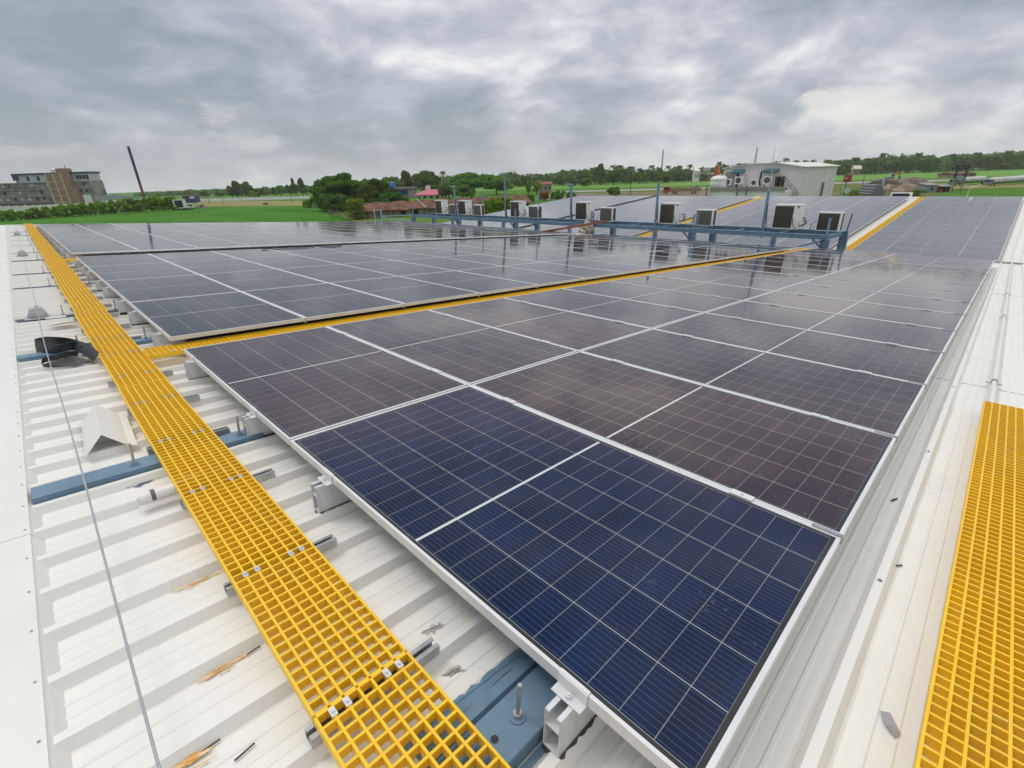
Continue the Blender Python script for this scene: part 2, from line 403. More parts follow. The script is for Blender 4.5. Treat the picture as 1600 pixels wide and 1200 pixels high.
M['cells_grey'] = glass_material('slate_solar_cells', (0.006, 0.009, 0.028), (0.018, 0.019, 0.028), (0.026, 0.022, 0.028))
M['backsheet'] = mat('backsheet', (0.55, 0.55, 0.55), 0.6)

# vegetation / ground
def leaf_mat(name, c1, c2, objvar=0.28, scale=0.35):
    m = bpy.data.materials.new(name); m.use_nodes = True
    t = NT(m.node_tree); b = t.n['Principled BSDF']
    tc = t.node('ShaderNodeTexCoord'); g = t.node('ShaderNodeNewGeometry'); oi = t.node('ShaderNodeObjectInfo')
    n = t.noise(tc.outputs['Object'], scale, 4, 0.6)
    rv = t.math('ADD', t.math('MULTIPLY', n, 1.3), t.math('MULTIPLY', g.outputs['Random Per Island'], 0.5))
    c = t.mix(t.maprange(rv, 0.62, 1.12, 0, 1), c1, c2)
    hs = t.node('ShaderNodeHueSaturation'); t.put(hs.inputs['Color'], c)
    t.l.new(t.maprange(oi.outputs['Random'], 0, 1, 1 - objvar, 1 + objvar), hs.inputs['Value'])
    t.l.new(t.maprange(t.math('FRACT', t.math('MULTIPLY', oi.outputs['Random'], 7.31)), 0, 1, 0.465, 0.515), hs.inputs['Hue'])
    t.l.new(hs.outputs[0], b.inputs['Base Color']); b.inputs['Roughness'].default_value = 0.75
    b.inputs['Specular IOR Level'].default_value = 0.12
    tl = t.node('ShaderNodeBsdfTranslucent'); t.l.new(hs.outputs[0], tl.inputs['Color'])
    mx = t.node('ShaderNodeMixShader'); mx.inputs[0].default_value = 0.4; t.l.new(b.outputs[0], mx.inputs[1]); t.l.new(tl.outputs[0], mx.inputs[2])
    t.l.new(mx.outputs[0], t.n['Material Output'].inputs['Surface'])
    return m
M['leaf'] = leaf_mat('tree_leaves', (0.081, 0.182, 0.029), (0.169, 0.305, 0.044), scale=3.2)
M['leaf_dark'] = leaf_mat('dark_tree_leaves', (0.047, 0.127, 0.018), (0.111, 0.227, 0.031), scale=3.2)
M['leaf_light'] = leaf_mat('light_leaves', (0.098, 0.195, 0.026), (0.195, 0.312, 0.039), scale=3.2)
M['leaf_hedge'] = leaf_mat('hedge_leaves', (0.072, 0.215, 0.013), (0.176, 0.390, 0.029), scale=0.5)
M['leaf_far'] = leaf_mat('far_leaves', (0.068, 0.153, 0.047), (0.176, 0.305, 0.091), scale=0.06)
M['leaf_red'] = leaf_mat('red_leaves', (0.208, 0.065, 0.026), (0.286, 0.143, 0.039), scale=3.2)
M['palm'] = leaf_mat('palm_leaves', (0.058, 0.130, 0.031), (0.117, 0.208, 0.052))
M['bark'] = mat('bark', (0.16, 0.12, 0.085), 0.9, var=0.4, vscale=4)
def ground_mat(name, c1, c2, s1, s2=None, stretch=None, c3=None):
    m = bpy.data.materials.new(name); m.use_nodes = True
    t = NT(m.node_tree); b = t.n['Principled BSDF']
    tc = t.node('ShaderNodeTexCoord'); v = tc.outputs['Object']
    if stretch:
        mp = t.node('ShaderNodeMapping'); mp.inputs['Scale'].default_value = stretch[0]; mp.inputs['Rotation'].default_value = (0, 0, stretch[1]); t.l.new(v, mp.inputs[0]); v2 = mp.outputs[0]
    else: v2 = v
    c = t.mix(t.ramp(t.noise(v2, s1, 6, 0.6), [(0.36, (0, 0, 0)), (0.66, (1, 1, 1))]), c1, c2)
    if c3: c = t.mix(t.ramp(t.noise(v, s2, 4, 0.6), [(0.52, (0, 0, 0)), (0.66, (1, 1, 1))]), c, c3)
    t.l.new(c, b.inputs['Base Color']); b.inputs['Roughness'].default_value = 0.95; b.inputs['Specular IOR Level'].default_value = 0.1
    return m
M['grass'] = ground_mat('grass_ground', (0.055, 0.155, 0.012), (0.085, 0.20, 0.02), 0.02, 0.006, None, (0.13, 0.21, 0.035))
M['paddy'] = ground_mat('paddy_field', (0.034, 0.145, 0.007), (0.058, 0.205, 0.012), 0.05, 0.02, ((0.25, 3.0, 1), 0.5), (0.072, 0.195, 0.020))
M['paddy_pale'] = ground_mat('pale_paddy_field', (0.125, 0.275, 0.045), (0.15, 0.31, 0.058), 0.03, 0.008, ((0.3, 3.0, 1), 0.2), (0.16, 0.28, 0.06))
M['dry'] = ground_mat('dry_grass', (0.30, 0.245, 0.115), (0.22, 0.215, 0.08), 0.05, 0.02, None, (0.20, 0.21, 0.06))
M['earth'] = ground_mat('bare_earth', (0.25, 0.195, 0.135), (0.17, 0.13, 0.09), 0.08, 0.03, None, (0.12, 0.16, 0.04))
M['road'] = ground_mat('road_surface', (0.30, 0.28, 0.25), (0.36, 0.335, 0.30), 0.2)
M['scrub'] = ground_mat('scrub_ground', (0.075, 0.135, 0.02), (0.15, 0.145, 0.05), 0.09, 0.05, None, (0.21, 0.17, 0.10))
# ------------------------------------------------------------------ the factory: two sheds with ribbed white roofs
RIB0, RIBP = 3.412, 0.2222
HP, HR = -0.199, -0.166           # pan and rib crest below the glass plane
U0, U1 = -26.9, 14.0
V0, V1 = -0.97, 19.15             # near sheet, from the ridge cap to the gutter
FV0, FV1 = -1.75, 18.05           # far sheet
def rib_sheet(v0, v1, tf):
    us = []
    n0 = int(math.floor((U0 - RIB0) / RIBP)); n1 = int(math.ceil((U1 - RIB0) / RIBP))
    for n in range(n0, n1 + 1):
        c = RIB0 + n * RIBP
        us += [(c - 0.032, HP), (c - 0.014, HR), (c + 0.014, HR), (c + 0.032, HP),
               (c + 0.080, HP), (c + 0.085, HP + 0.003), (c + 0.093, HP + 0.003), (c + 0.098, HP),
               (c + 0.131, HP), (c + 0.136, HP + 0.003), (c + 0.144, HP + 0.003), (c + 0.149, HP)]
    us = [(min(max(u, U0), U1), h) for u, h in us]
    b = MB(); ks = 8
    for k in range(ks + 1):
        v = v0 + (v1 - v0) * k / ks
        b.v += [(u, v, h) for u, h in us]
    n = len(us)
    for k in range(ks):
        for i in range(n - 1): b.f.append((k * n + i, k * n + i + 1, (k + 1) * n + i + 1, (k + 1) * n + i)); b.m.append(0)
    return b
fac = thing('factory_building', 'white factory roof of ribbed steel sheets carrying all the solar panels', 'building', (0, 0, 0))
o = rib_sheet(V0, V1, None).build('roof_sheet', M['roof'], fac, fix=False); o.rotation_euler = NR
tag(o, 'near ribbed roof slope with bare margins')
o = rib_sheet(FV0, FV1, None).build('roof_sheet', M['roof'], fac, fix=False); o.rotation_euler = FR; o.location = OF
tag(o, 'far ribbed roof slope rising to its ridge')
# bodies under the sheets
def zroof(y): return NP(0, (y) / cs, HP - 0.03)[2]
b = MB()
yr = -1.30
ridge_z = NP(0, yr, HR)[2]
pr_near = [(-9.0, ZG), (18.9, ZG), (NP(0, 18.9, HP - 0.03)[1], NP(0, 18.9, HP - 0.03)[2]), (yr, ridge_z - 0.07), (-9.0, ridge_z - 0.07 - 7.7 * math.tan(SL))]
b.prism([(U0 + 0.04, y, z) for y, z in pr_near], (U1 - U0 - 0.08, 0, 0))
fy0, fz0 = FP(0, FV0 + 0.25, HP - 0.03)[1:]; fy1, fz1 = FP(0, FV1, HP - 0.03)[1:]
b.prism([(U0 + 0.04, y, z) for y, z in [(fy0, ZG), (fy1 + 8, ZG), (fy1 + 8, fz1 - 8 * math.tan(SL)), (fy1, fz1), (fy0, fz0)]], (U1 - U0 - 0.08, 0, 0))
b.build('wall', M['wall'], fac)
# ridge caps
b = MB()
def cap_near(u0, u1):
    sec = [(-0.950, HR + 0.012), (-0.950, HP - 0.002), (-0.915, HP - 0.002), (-0.936, HR - 0.004)]
    b.prism([NP(u0, v, h) for v, h in sec], (u1 - u0 - 0.004, 0, 0))
    a = NP(0, -0.948, HR + 0.016); r = NP(0, yr, HR + 0.022); f = np.array([0, yr - 0.36, r[2] - 0.36 * math.tan(SL)])
    top = [a, r, f]; sec = [(p[1], p[2]) for p in top] + [(p[1], p[2] - 0.012) for p in top[::-1]]
    b.prism([(u0, y, z) for y, z in sec], (u1 - u0 - 0.004, 0, 0))
u = U0
while u < U1 - 0.1:
    cap_near(u, min(U1, u + 2.4)); u += 2.4
for n in range(-131, 46):
    c = RIB0 + n * RIBP + 0.004 * math.sin(n * 3.7)
    if U0 + .1 < c < 6: b.cyl(NP(c, -0.962, HR + 0.012), NP(c, -0.962, HR + 0.0195), 0.0036, n=6, m=1)
b.build('ridge_cap', [M['cap'], M['galv']], fac)
b = MB()
sec = [FP(0, FV1 - 0.30, HR + 0.012), FP(0, FV1, HR + 0.035), FP(0, FV1, HR + 0.035) + np.array([0, 0.35, -0.03])]
b.prism([(U0, p[1], p[2]) for p in sec] + [(U0, p[1], p[2] - 0.03) for p in sec[::-1]], (U1 - U0, 0, 0))
b.build('ridge_cap', M['cap'], fac)
# gutter between the two sheds
b = MB()
gy0 = NP(0, V1 - 0.12, 0)[1]; gy1 = FP(0, FV0 + 0.15, 0)[1]; gz = FP(0, FV0, HP)[2]
b.box(U0, U1, gy0, gy1, gz - 0.32, gz - 0.30); b.box(U0, U1, gy0 - 0.003, gy0 + 0.006, gz - 0.298, zroof(gy0) - 0.02); b.box(U0, U1, gy1 - 0.006, gy1, gz - 0.298, gz - 0.04)
b.build('gutter', M['galv'], fac)
b = MB(); b.bar(NP(U0, V1 + .012, HR - .005), NP(U1, V1 + .012, HR - .005), .05, .05, NP(0, 0, 1) - NP(0, 0, 0)); b.build('eave_trim', M['galv'], fac)
# verge trims on the gable end
b = MB()
b.bar(NP(U0 - 0.02, V0, HR - 0.02), NP(U0 - 0.02, V1, HR - 0.02), 0.16, 0.10, NP(0, 0, 1) - NP(0, 0, 0))
b.bar(FP(U0 - 0.02, FV0, HR - 0.02), FP(U0 - 0.02, FV1, HR - 0.02), 0.16, 0.10, FP(0, 0, 1) - FP(0, 0, 0))
b.build('verge_trim', M['cap'], fac)
b = MB()
for n in range(-40, 40):
    c = RIB0 + n * RIBP
    for v in (4.5, 11.2):
        if c < 12: b.box(c + .034, c + RIBP - .034, v, v + .006, HP, HP + .0022)
tag(b.build('lap_joint', M['grey_blue'], fac), kind='stuff'); bpy.data.objects['lap_joint'].rotation_euler = NR
b = MB(); rr = random.Random(31)
for n in range(-60, 12):
    c = RIB0 + n * RIBP
    for v in (-.30, 1.2, 2.7, 4.2, 5.7, 7.2, 8.7, 10.2, 11.7, 13.2):
        if n < 4 and v > 0: continue
        if rr.random() < .75: x = c + rr.uniform(-.004, .004); y = v + rr.uniform(-.04, .04); b.cyl((x, y, HR), (x, y, HR + .0018), .0085, n=8); b.cyl((x, y, HR + .0018), (x, y, HR + .006), .0042, n=6)
o = tag(b.build('roof_screws', M['galv'], fac), kind='stuff'); o.rotation_euler = NR
# marks lying on the sheet: paint drips, rust scrapes, mortar smears (thin raggedly cut films)
def film(name, material, pts, h, seed=0, jag=0.012, sub=5):
    rr = random.Random(seed); poly = []
    n = len(pts)
    for i in range(n):
        a = np.array(pts[i]); c = np.array(pts[(i + 1) % n])
        for k in range(sub):
            q = a + (c - a) * k / sub; poly.append((q[0] + rr.uniform(-jag, jag), q[1] + rr.uniform(-jag, jag)))
    b = MB(); b.prism([NP(u, v, h) for u, v in poly], NP(0, 0, 0.0015) - NP(0, 0, 0)); return b.build(name, material, fac)
rib1 = RIB0 + RIBP
b = MB(); b.prism([NP(rib1 + du, -.32, h) for du, h in ((-.034, HP + .0015), (-.0155, HR + .0025), (.0155, HR + .0025), (.034, HP + .0015), (.032, HP + .0002), (.014, HR + .0005), (-.014, HR + .0005), (-.032, HP + .0002))], NP(0, .75, 0)); b.build('paint_stain', M['stain_blue'], fac)
film('paint_stain', M['stain_blue'], [(3.552, -0.32), (3.565, 0.0), (3.572, 0.40), (3.602, 0.40), (3.602, -0.32)], HP + 0.0042, 1, 0.006, 14)
film('paint_stain', M['stain_blue'], [(3.802, -0.32), (3.802, 0.12), (3.803, 0.40), (3.822, 0.40), (3.820, 0.12), (3.821, -0.32)], HP + 0.004, 2, 0.002, 9)
film('paint_stain', M['stain_blue'], [(1.635, -0.62), (1.635, -0.50), (1.650, -0.49), (1.665, -0.53), (1.655, -0.56), (1.680, -0.585), (1.660, -0.60)], HP + 0.004, 3, 0.018, 6)
film('paint_stain', M['stain_blue'], [(1.635, -0.44), (1.645, -0.39), (1.665, -0.38), (1.655, -0.42)], HP + 0.004, 4, 0.014, 4)
rr = random.Random(5)
for (ua, va, ub, vb, wd, cnt) in ((2.572, -0.625, 2.572, -0.445, .012, 6), (3.012, -0.650, 3.012, -0.490, .016, 7), (3.205, -0.790, 3.240, -0.655, .030, 12), (3.215, -0.640, 3.165, -0.585, .012, 3)):
    for k in range(cnt):
        a = rr.uniform(0, .55); e = a + rr.uniform(.25, .6); e = min(1, e); off = rr.gauss(0, wd * .6) ; w = rr.uniform(.0018, .0045) * (1 if wd < .02 else 1.5)
        q = lambda s: (ua + (ub - ua) * s + off * (1 - .5 * s), va + (vb - va) * s)
        (u1, v1), (u2, v2) = q(a), q(e); um, vm = (u1 + u2) / 2, (v1 + v2) / 2
        film('rust_scrape', M['stain_orange'], [(u1, v1), (um - w, vm), (u2, v2), (um + w, vm)], HP + 0.004 + .0004 * k, 20 + k, 0.0012, 5)
film('mortar_smear', M['stain_grey'], [(3.31, -0.09), (3.335, -0.06), (3.335, -0.02), (3.315, -0.03)], HP + 0.004, 9, 0.008, 6)
film('mortar_smear', M['stain_grey'], [(3.47, -0.13), (3.485, -0.11), (3.50, -0.08), (3.48, -0.08)], HP + 0.004, 10, 0.009, 6)

# ------------------------------------------------------------------ solar panels
PL, PW, PU, PV, FT = 2.074, 1.137, 2.0895, 1.155, 0.0108
FX = 0.0135
def frame_mesh():
    b = MB(); h = 0.035
    b.box(0, PL, 0, FT, -h, 0); b.box(0, PL, PW - FT, PW, -h, 0)
    b.box(0, FX, FT, PW - FT, -h, -0.0004); b.box(PL - FX, PL, FT, PW - FT, -h, -0.0004)
    b.box(FX, PL - FX, FT, PW - FT, -0.012, -0.009, 1)
    return b
def glass_quad():
    x0, x1, y0, y1, z = FX, PL - FX, FT, PW - FT, -0.0035
    return [(x0, y0, z), (x1, y0, z), (x1, y1, z), (x0, y1, z)]
fo = frame_mesh().build('frame', [M['frame'], M['backsheet']])
gm = bpy.data.meshes.new('glass'); gm.from_pydata(glass_quad() + [(x, y, z - 0.004) for x, y, z in glass_quad()], [],
                                                  [(0, 1, 2, 3), (7, 6, 5, 4), (0, 4, 5, 1), (1, 5, 6, 2), (2, 6, 7, 3), (3, 7, 4, 0)])
gm.materials.append(M['cells']); uvl = gm.uv_layers.new(name='UVMap')
for lp in gm.loops:
    x, y, z = gm.vertices[lp.vertex_index].co; uvl.data[lp.index].uv = (x - FX, y - FT)
gm.update()
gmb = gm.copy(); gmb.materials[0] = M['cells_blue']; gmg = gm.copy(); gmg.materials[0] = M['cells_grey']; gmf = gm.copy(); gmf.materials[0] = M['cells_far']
frame_me = fo.data; bpy.data.objects.remove(fo)

def ordw(n):
    tens = {20: 'twent', 30: 'thirt', 40: 'fort'}
    if n <= 20: return ORD[n] if n < 20 else 'twentieth'
    t = n // 10 * 10
    return tens[t] + 'ieth' if n % 10 == 0 else tens[t] + 'y-' + ORD[n % 10]
PB, BS = 1.975, 0.943            # the array behind the cross walkway has slightly shorter modules
panels = []   # (frame, origin u, v, label, group)
for j in range(15):
    for i in range(2):
        where = 'beside the yellow cross walkway' if i == 0 else 'along the bare right roof margin'
        panels.append((0, i * PU, j * PV, 'solar panel, %s from the long walkway, in the row %s' % (ordw(j + 1), where), 'solar panels on the near slope'))
    for i in range(4):
        panels.append((0, -0.46 - i * PB - PL * BS, j * PV, 'dark solar panel, %s from the long walkway, %s row behind the yellow cross walkway' % (ordw(j + 1), ordw(i + 1)), 'solar panels on the near slope'))
    for i in range(7):
        panels.append((0, -9.32 - i * PU - PL, j * PV, 'solar panel, %s from the long walkway, %s row behind the dark gap' % (ordw(j + 1), ordw(i + 1)), 'solar panels on the near slope'))
    for i in range(2):
        where = 'against the yellow walkway' if i == 0 else 'against the bare right margin'
        panels.append((1, 0.01 + i * (PU + 0.035), j * PV, 'pale reflecting far slope panel, %s up from the gutter, column %s' % (ordw(j + 1), where), 'solar panels on the far slope'))
    for i in range(4):
        panels.append((1, -0.80 - i * PU - PL, j * PV, 'far slope solar panel, %s up from the gutter, %s column left of the right-hand walkway' % (ordw(j + 1), ordw(i + 1)), 'solar panels on the far slope'))
    for i in range(4):
        panels.append((1, -9.95 - i * PU - PL, j * PV, 'far slope solar panel, %s up from the gutter, %s column left of the middle walkway' % (ordw(j + 1), ordw(i + 1)), 'solar panels on the far slope'))
    for i in range(4):
        panels.append((1, -18.40 - i * PU - PL, j * PV, 'far slope solar panel, %s up from the gutter, %s column left of the black cable' % (ordw(j + 1), ordw(i + 1)), 'solar panels on the far slope'))
def parea(pn):
    T = FP if pn[0] else NP
    q = [project(T(pn[1] + a * PL, pn[2] + c * PW)) for a, c in ((0, 0), (1, 0), (1, 1), (0, 1))]
    if any(k[2] < 0.3 for k in q): return 1e9
    return abs(sum(q[i][0] * q[(i + 1) % 4][1] - q[(i + 1) % 4][0] * q[i][1] for i in range(4))) / 2
panels.sort(key=parea, reverse=True)
for k, (fr, u, v, lab, grp) in enumerate(panels[:300]):
    t = (far_thing if fr else near_thing)('solar_panel', lab, 'solar panel', u, v, rnd.uniform(-0.0015, 0.0015), grp)
    t.rotation_euler = (t.rotation_euler[0] + rnd.uniform(-0.0012, 0.0012), rnd.uniform(-0.0009, 0.0009), 0)
    if 'behind the yellow cross' in lab: t.scale = (BS, 1, 1)
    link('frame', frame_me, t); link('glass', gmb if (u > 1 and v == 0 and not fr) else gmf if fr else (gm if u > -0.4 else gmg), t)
rest = panels[300:]
if rest:
    vs = []; fs = []; ms = []; uvs = []
    src = [(frame_me, (0, 2)), (gm, (1, 1))]
    for fr, u, v, lab, grp in rest:
        T = FP if fr else NP
        for me, mm in src:
            off = len(vs)
            for q in me.vertices: vs.append(tuple(T(u + q.co.x, v + q.co.y, q.co.z)))
            for p in me.polygons:
                fs.append(tuple(i + off for i in p.vertices)); ms.append(mm[p.material_index] if me is frame_me else 1)
                for i in p.vertices: uvs.append((me.vertices[i].co.x - FX, me.vertices[i].co.y - FT))
    me = bpy.data.meshes.new('solar_panels'); me.from_pydata(vs, [], fs)
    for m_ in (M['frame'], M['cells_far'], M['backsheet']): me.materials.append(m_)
    me.polygons.foreach_set('material_index', ms)
    ul = me.uv_layers.new(name='UVMap')
    for i, q in enumerate(uvs): ul.data[i].uv = q
    tag(link('solar_panels', me), 'smallest farthest solar panels at the back of both slopes', 'solar panels', None, 'stuff')

# clamp strips in the gaps between panels (near slope)
def strip_mesh(L):
    b = MB(); b.box(0, L, -0.0085, 0.0085, -0.004, -0.0015); b.box(0, L, -0.004, 0.004, -0.05, -0.0042); return b
_o = MB().box(-.045, .045, -.019, .019, .0006, .0045).cyl((0, 0, .0045), (0, 0, .010), .006, n=6).build('clamp', M['frame']); clampm = _o.data; bpy.data.objects.remove(_o)
_o = MB().box(-.09, .0, -.010, .010, .0008, .0030).box(.0005, .010, -.009, .009, -.028, .0030).build('end_stub', M['galv']); stubm = _o.data; bpy.data.objects.remove(_o)
def clamp_strips(u0, L, where, grp):
    me = None
    for j in range(1, 15):
        t = near_thing('clamp_strip', 'silver clamp strip between the %s and %s panels of the %s' % (ordw(j), ordw(j + 1), where), 'clamp strip', u0, j * PV - 0.010, 0, grp)
        if me is None: me = strip_mesh(L).build('strip', M['alu'], t).data
        else: link('strip', me, t)
        if 'front' in where:
            for q in range(2):
                e = link('clamp', clampm, t); e.location = (0.36 + 1.36 * q + (PU if q > 1 else 0), 0, 0)
                e = link('clamp', clampm, t); e.location = (PU + 0.36 + 1.36 * q, 0, 0)
            link('end_stub', stubm, t).location = (L, 0, 0)
clamp_strips(0.0, 4.158, 'front array', 'clamp strips of the front array')
clamp_strips(-0.46 - 4 * PB + 0.02, 4 * PB - 0.02, 'array behind the cross walkway', 'clamp strips of the middle array')
clamp_strips(-9.32 - 7 * PU + 0.02, 7 * PU - 0.02, 'array behind the dark gap', 'clamp strips of the far left array')

# mounting rails under the panels
def rail_mesh():
    b = MB(); L = 17.42; w = 0.025; z0, z1 = HR + 0.002, -0.0375
    b.box(-w, -w + 0.003, 0, L, z0, z1); b.box(w - 0.003, w, 0, L, z0, z1)
    b.box(-w + 0.003, w - 0.003, 0, L, z0, z0 + 0.004); b.box(-w + 0.003, w - 0.003, 0, L, z1 - 0.050, z1 - 0.046); b.box(-w + 0.003, w - 0.003, .09, .10, z0 + .004, z1 - .0505)  # last box: plate added inside so the hollow rail end stays dark
    b.box(-w + 0.003, -w + 0.013, 0, L, z1 - 0.004, z1 - 0.0005); b.box(w - 0.013, w - 0.003, 0, L, z1 - 0.004, z1 - 0.0005)
    return b
def end_clamp():
    b = MB(); b.box(-0.045, 0.045, -0.030, -0.001, -0.0370, -0.0335); b.box(-0.045, 0.045, -0.0045, -0.001, -0.0335, 0.0012); b.box(-0.045, 0.045, -0.001, 0.010, 0.0006, 0.0036)
    b.cyl((0, -0.017, -0.0335), (0, -0.017, -0.024), 0.008, n=6); b.cyl((0, -0.017, -0.024), (0, -0.017, -0.020), 0.004, n=8)
    return b
def sealant_bead():
    rr = random.Random(3); b = MB(); pts = []
    for k in range(14): pts.append((-0.028 - rr.uniform(0, 0.004), 0.004 + 0.012 * k, HP + .001))
    for k in range(14)[::-1]: pts.append((0.028 + rr.uniform(0, 0.007), 0.004 + 0.012 * k, HP + .001))
    b.prism(pts, (0, 0, HR - HP + 0.001)); return b
rm = cm = bm_ = None
def add_rail(u, lab, vstart=-0.075):
    global rm, cm, bm_
    t = near_thing('mounting_rail', lab, 'mounting rail', u, vstart, 0, 'rails under the panels')
    if rm is None:
        rm = rail_mesh().build('rail', M['alu'], t).data; c = end_clamp().build('end_clamp', M['frame'], t); cm = c.data
        s = sealant_bead().build('sealant', M['sealant'], t); bm_ = s.data
    else: link('rail', rm, t); c = link('end_clamp', cm, t); s = link('sealant', bm_, t)
    c.location = (0, -vstart, 0)
k = 0
for n, u in enumerate((3.84, 2.495, 1.57, 0.255)):
    add_rail(u, 'aluminium rail end under the front array edge, %s from the camera' % ordw(n + 1), (-0.075, -0.068, -0.06, -0.055)[n])
for i in range(4):
    for q, du in enumerate((0.38, 1.66)):
        k += 1; add_rail(-0.46 - i * PB - du * BS, 'aluminium rail under the array behind the cross walkway, %s from that walkway' % ordw(k))
k = 0
for i in range(7):
    for du in (0.38, 1.66):
        k += 1; add_rail(-9.32 - i * PU - du, 'aluminium rail under the array behind the dark gap, %s from the gap' % ordw(k))

# ------------------------------------------------------------------ yellow walkways
CELL, NW = 0.038, 7
def grating(nc, nw=NW):
    b = MB(); L = nc * CELL; W = nw * CELL; w = 0.0036
    for i in range(nw + 1): b.box(0, L, i * CELL - w, i * CELL + w, -0.030, 0)
    for k in range(nc + 1):
        x = k * CELL
        for i in range(nw): b.box(x - w, x + w, i * CELL + w, (i + 1) * CELL - w, -0.0285, -0.0012)
    return b
def clip_mesh():
    b = MB(); b.box(-0.013, 0.013, -0.008, 0.008, 0.0005, 0.003); b.box(-0.013, -0.010, -0.008, 0.008, -0.012, 0.0005); b.box(0.010, 0.013, -0.008, 0.008, -0.012, 0.0005)
    b.cyl((0, 0, 0.003), (0, 0, 0.009), 0.005, n=6); return b
gcache = {}
def gmesh(nc, nw):
    if (nc, nw) not in gcache:
        o = grating(nc, nw).build('grid', M['frp'], fix=False); gcache[(nc, nw)] = o.data; bpy.data.objects.remove(o)
    return gcache[(nc, nw)]
co = clip_mesh().build('clip', M['clip_steel']); clip_me = co.data; bpy.data.objects.remove(co)
STR = [RIB0 - 3 * RIBP * k for k in range(42)]
def drift(u): return 0.0 if u > 0 else 0.0042 * (-u)
seg_u = []
u = 3.405 + 3.047
k = 0
while u > -25.5:
    u0 = u - 3.047; k += 1
    nm = ('yellow grating segment of the long walkway nearest the camera' if k == 1 else 'yellow grating segment of the long walkway, %s from the camera' % ordw(k))
    t = near_thing('walkway_grating', nm, 'grating', u0 + 0.003, -0.468 + drift((u + u0) / 2), -0.10, 'gratings of the long walkway')
    link('grid', gmesh(80, NW), t)
    for s_ in STR + [RIB0 + 3 * RIBP * q for q in range(1, 5)]:
        if u0 < s_ < u and s_ > -5:
            for iv in (1, 2, 5, 6):
                c = link('clip', clip_me, t); c.location = (round((s_ - u0) / CELL) * CELL + 0.019, (iv + (0.0 if iv in (1, 5) else 0.0)) * CELL, 0.0005)
    u = u0
for k in range(6):
    t = near_thing('walkway_grating', 'yellow grating segment of the cross walkway, %s from the long walkway' % ordw(k + 1), 'grating', -0.245, -0.19 + k * 3.047, -0.075, 'gratings of the cross walkway')
    t.rotation_euler = (-SL, 0, 0); g = link('grid', gmesh(80, NW), t); g.rotation_euler = (0, 0, math.pi / 2)
    for vv in (0.15, 2.9):
        for iv in (1, 6):
            c = link('clip', clip_me, t); c.location = (-iv * CELL, round(vv / CELL) * CELL + 0.019, 0.0005); c.rotation_euler = (0, 0, math.pi / 2)
t = near_thing('walkway_grating', 'wide yellow grating lying on the bare right roof margin', 'grating', 4.478 + 16 * CELL, 3.74 - 96 * CELL, -0.10, None)
g = link('grid', gmesh(96, 16), t); g.rotation_euler = (0, 0, math.pi / 2)
for n, (u, nw) in enumerate(((-0.06, 8), (-9.50, 8))):
    for k in range(6):
        t = far_thing('walkway_grating', 'yellow grating segment of the %s far slope walkway, %s up from the gutter' % ('right-hand' if n == 0 else 'middle', ordw(k + 1)), 'grating', u, -0.55 + k * 3.047, -0.09, 'gratings on the far slope')
        g = link('grid', gmesh(80, nw), t); g.rotation_euler = (0, 0, math.pi / 2)
t = near_thing('walkway_grating', 'short yellow grating stub in the dark gap beside the long walkway', 'grating', -8.85, -0.20, -0.10, None)
g = link('grid', gmesh(8, 9), t); g.rotation_euler = (0, 0, math.pi / 2)

# strut channels that carry the long walkway
def strut_mesh():
    b = MB(); L = 0.385; w = 0.0205
    H = 0.034; b.box(-w, w, 0, L, 0.001, 0.003); b.box(-w, -w + 0.003, 0, L, 0.003, H); b.box(w - 0.003, w, 0, L, 0.003, H)
    b.box(-w + 0.003, -w + 0.014, 0, L, H - .003, H); b.box(w - 0.014, w - 0.003, 0, L, H - .003, H); return b
def pad_mesh():
    b = MB(); b.box(-0.012, 0.012, -0.006, 0.03, -0.016, -0.001); return b
sm = pm = None
for k, u in enumerate(STR):
    t = near_thing('strut_channel', 'grey steel channel under the long yellow walkway, %s from the camera' % ordw(k + 1), 'channel', u, -0.487 + drift(u) + rnd.uniform(-.012, .012), HR + 0.0, 'channels under the long walkway')
    t.rotation_euler = (-SL, 0, rnd.uniform(-.02, .02))
    if sm is None:
        sm = strut_mesh().build('channel', M['galv'], t).data; q_ = pad_mesh().build('pad', M['card'], t); pm = q_.data; link('pad', pm, t).location = (0, .355, 0)
    else: link('channel', sm, t); link('pad', pm, t); link('pad', pm, t).location = (0, .355, 0)

# blue steel purlins lying across the roof edge, each with stud bolts
def purlin(u, w, v0, v1, studs, lab, hole=None, h=0.054, mt='blue'):
    t = near_thing('roof_purlin', lab, 'steel beam', u, v0, HP + 0.002, 'blue beams across the roof edge')
    L = v1 - v0; b = MB(); s = w / 2
    b.box(-s, s, 0, L, h - 0.006, h); b.box(-s, -s + 0.006, 0, L, 0.006, h - 0.006); b.box(s - 0.006, s, 0, L, 0.006, h - 0.006); b.box(-s, s, 0, L, 0, 0.006)
    bevel(b.build('beam', M[mt], t), 0.004)
    for sv in studs:
        q = MB(); y = sv - v0
        q.cyl((0, y, h), (0, y, h + 0.004), 0.022, n=14); q.cyl((0, y, h + 0.004), (0, y, h + 0.016), 0.013, n=6, m=1)
        q.cyl((0, y, h + 0.016), (0.002, y + 0.003, h + 0.115), 0.006, n=8, m=1); q.build('stud_bolt', [M['blue'], M['galv']], t)
    if hole is not None:
        q = MB(); q.cyl((0, hole - v0, h - 0.001), (0, hole - v0, h + 0.0006), 0.011, n=7); q.build('bolt_hole', M['cable'], t)
purlin(3.735, 0.125, -0.30, 0.5, [-0.085], 'blue steel beam beside the nearest rail end, with a stud bolt and hole', -0.165)
purlin(1.545, 0.12, -0.935, 0.02, [-0.563, -0.085], 'blue steel beam under the long walkway, just past the bent white flashing')
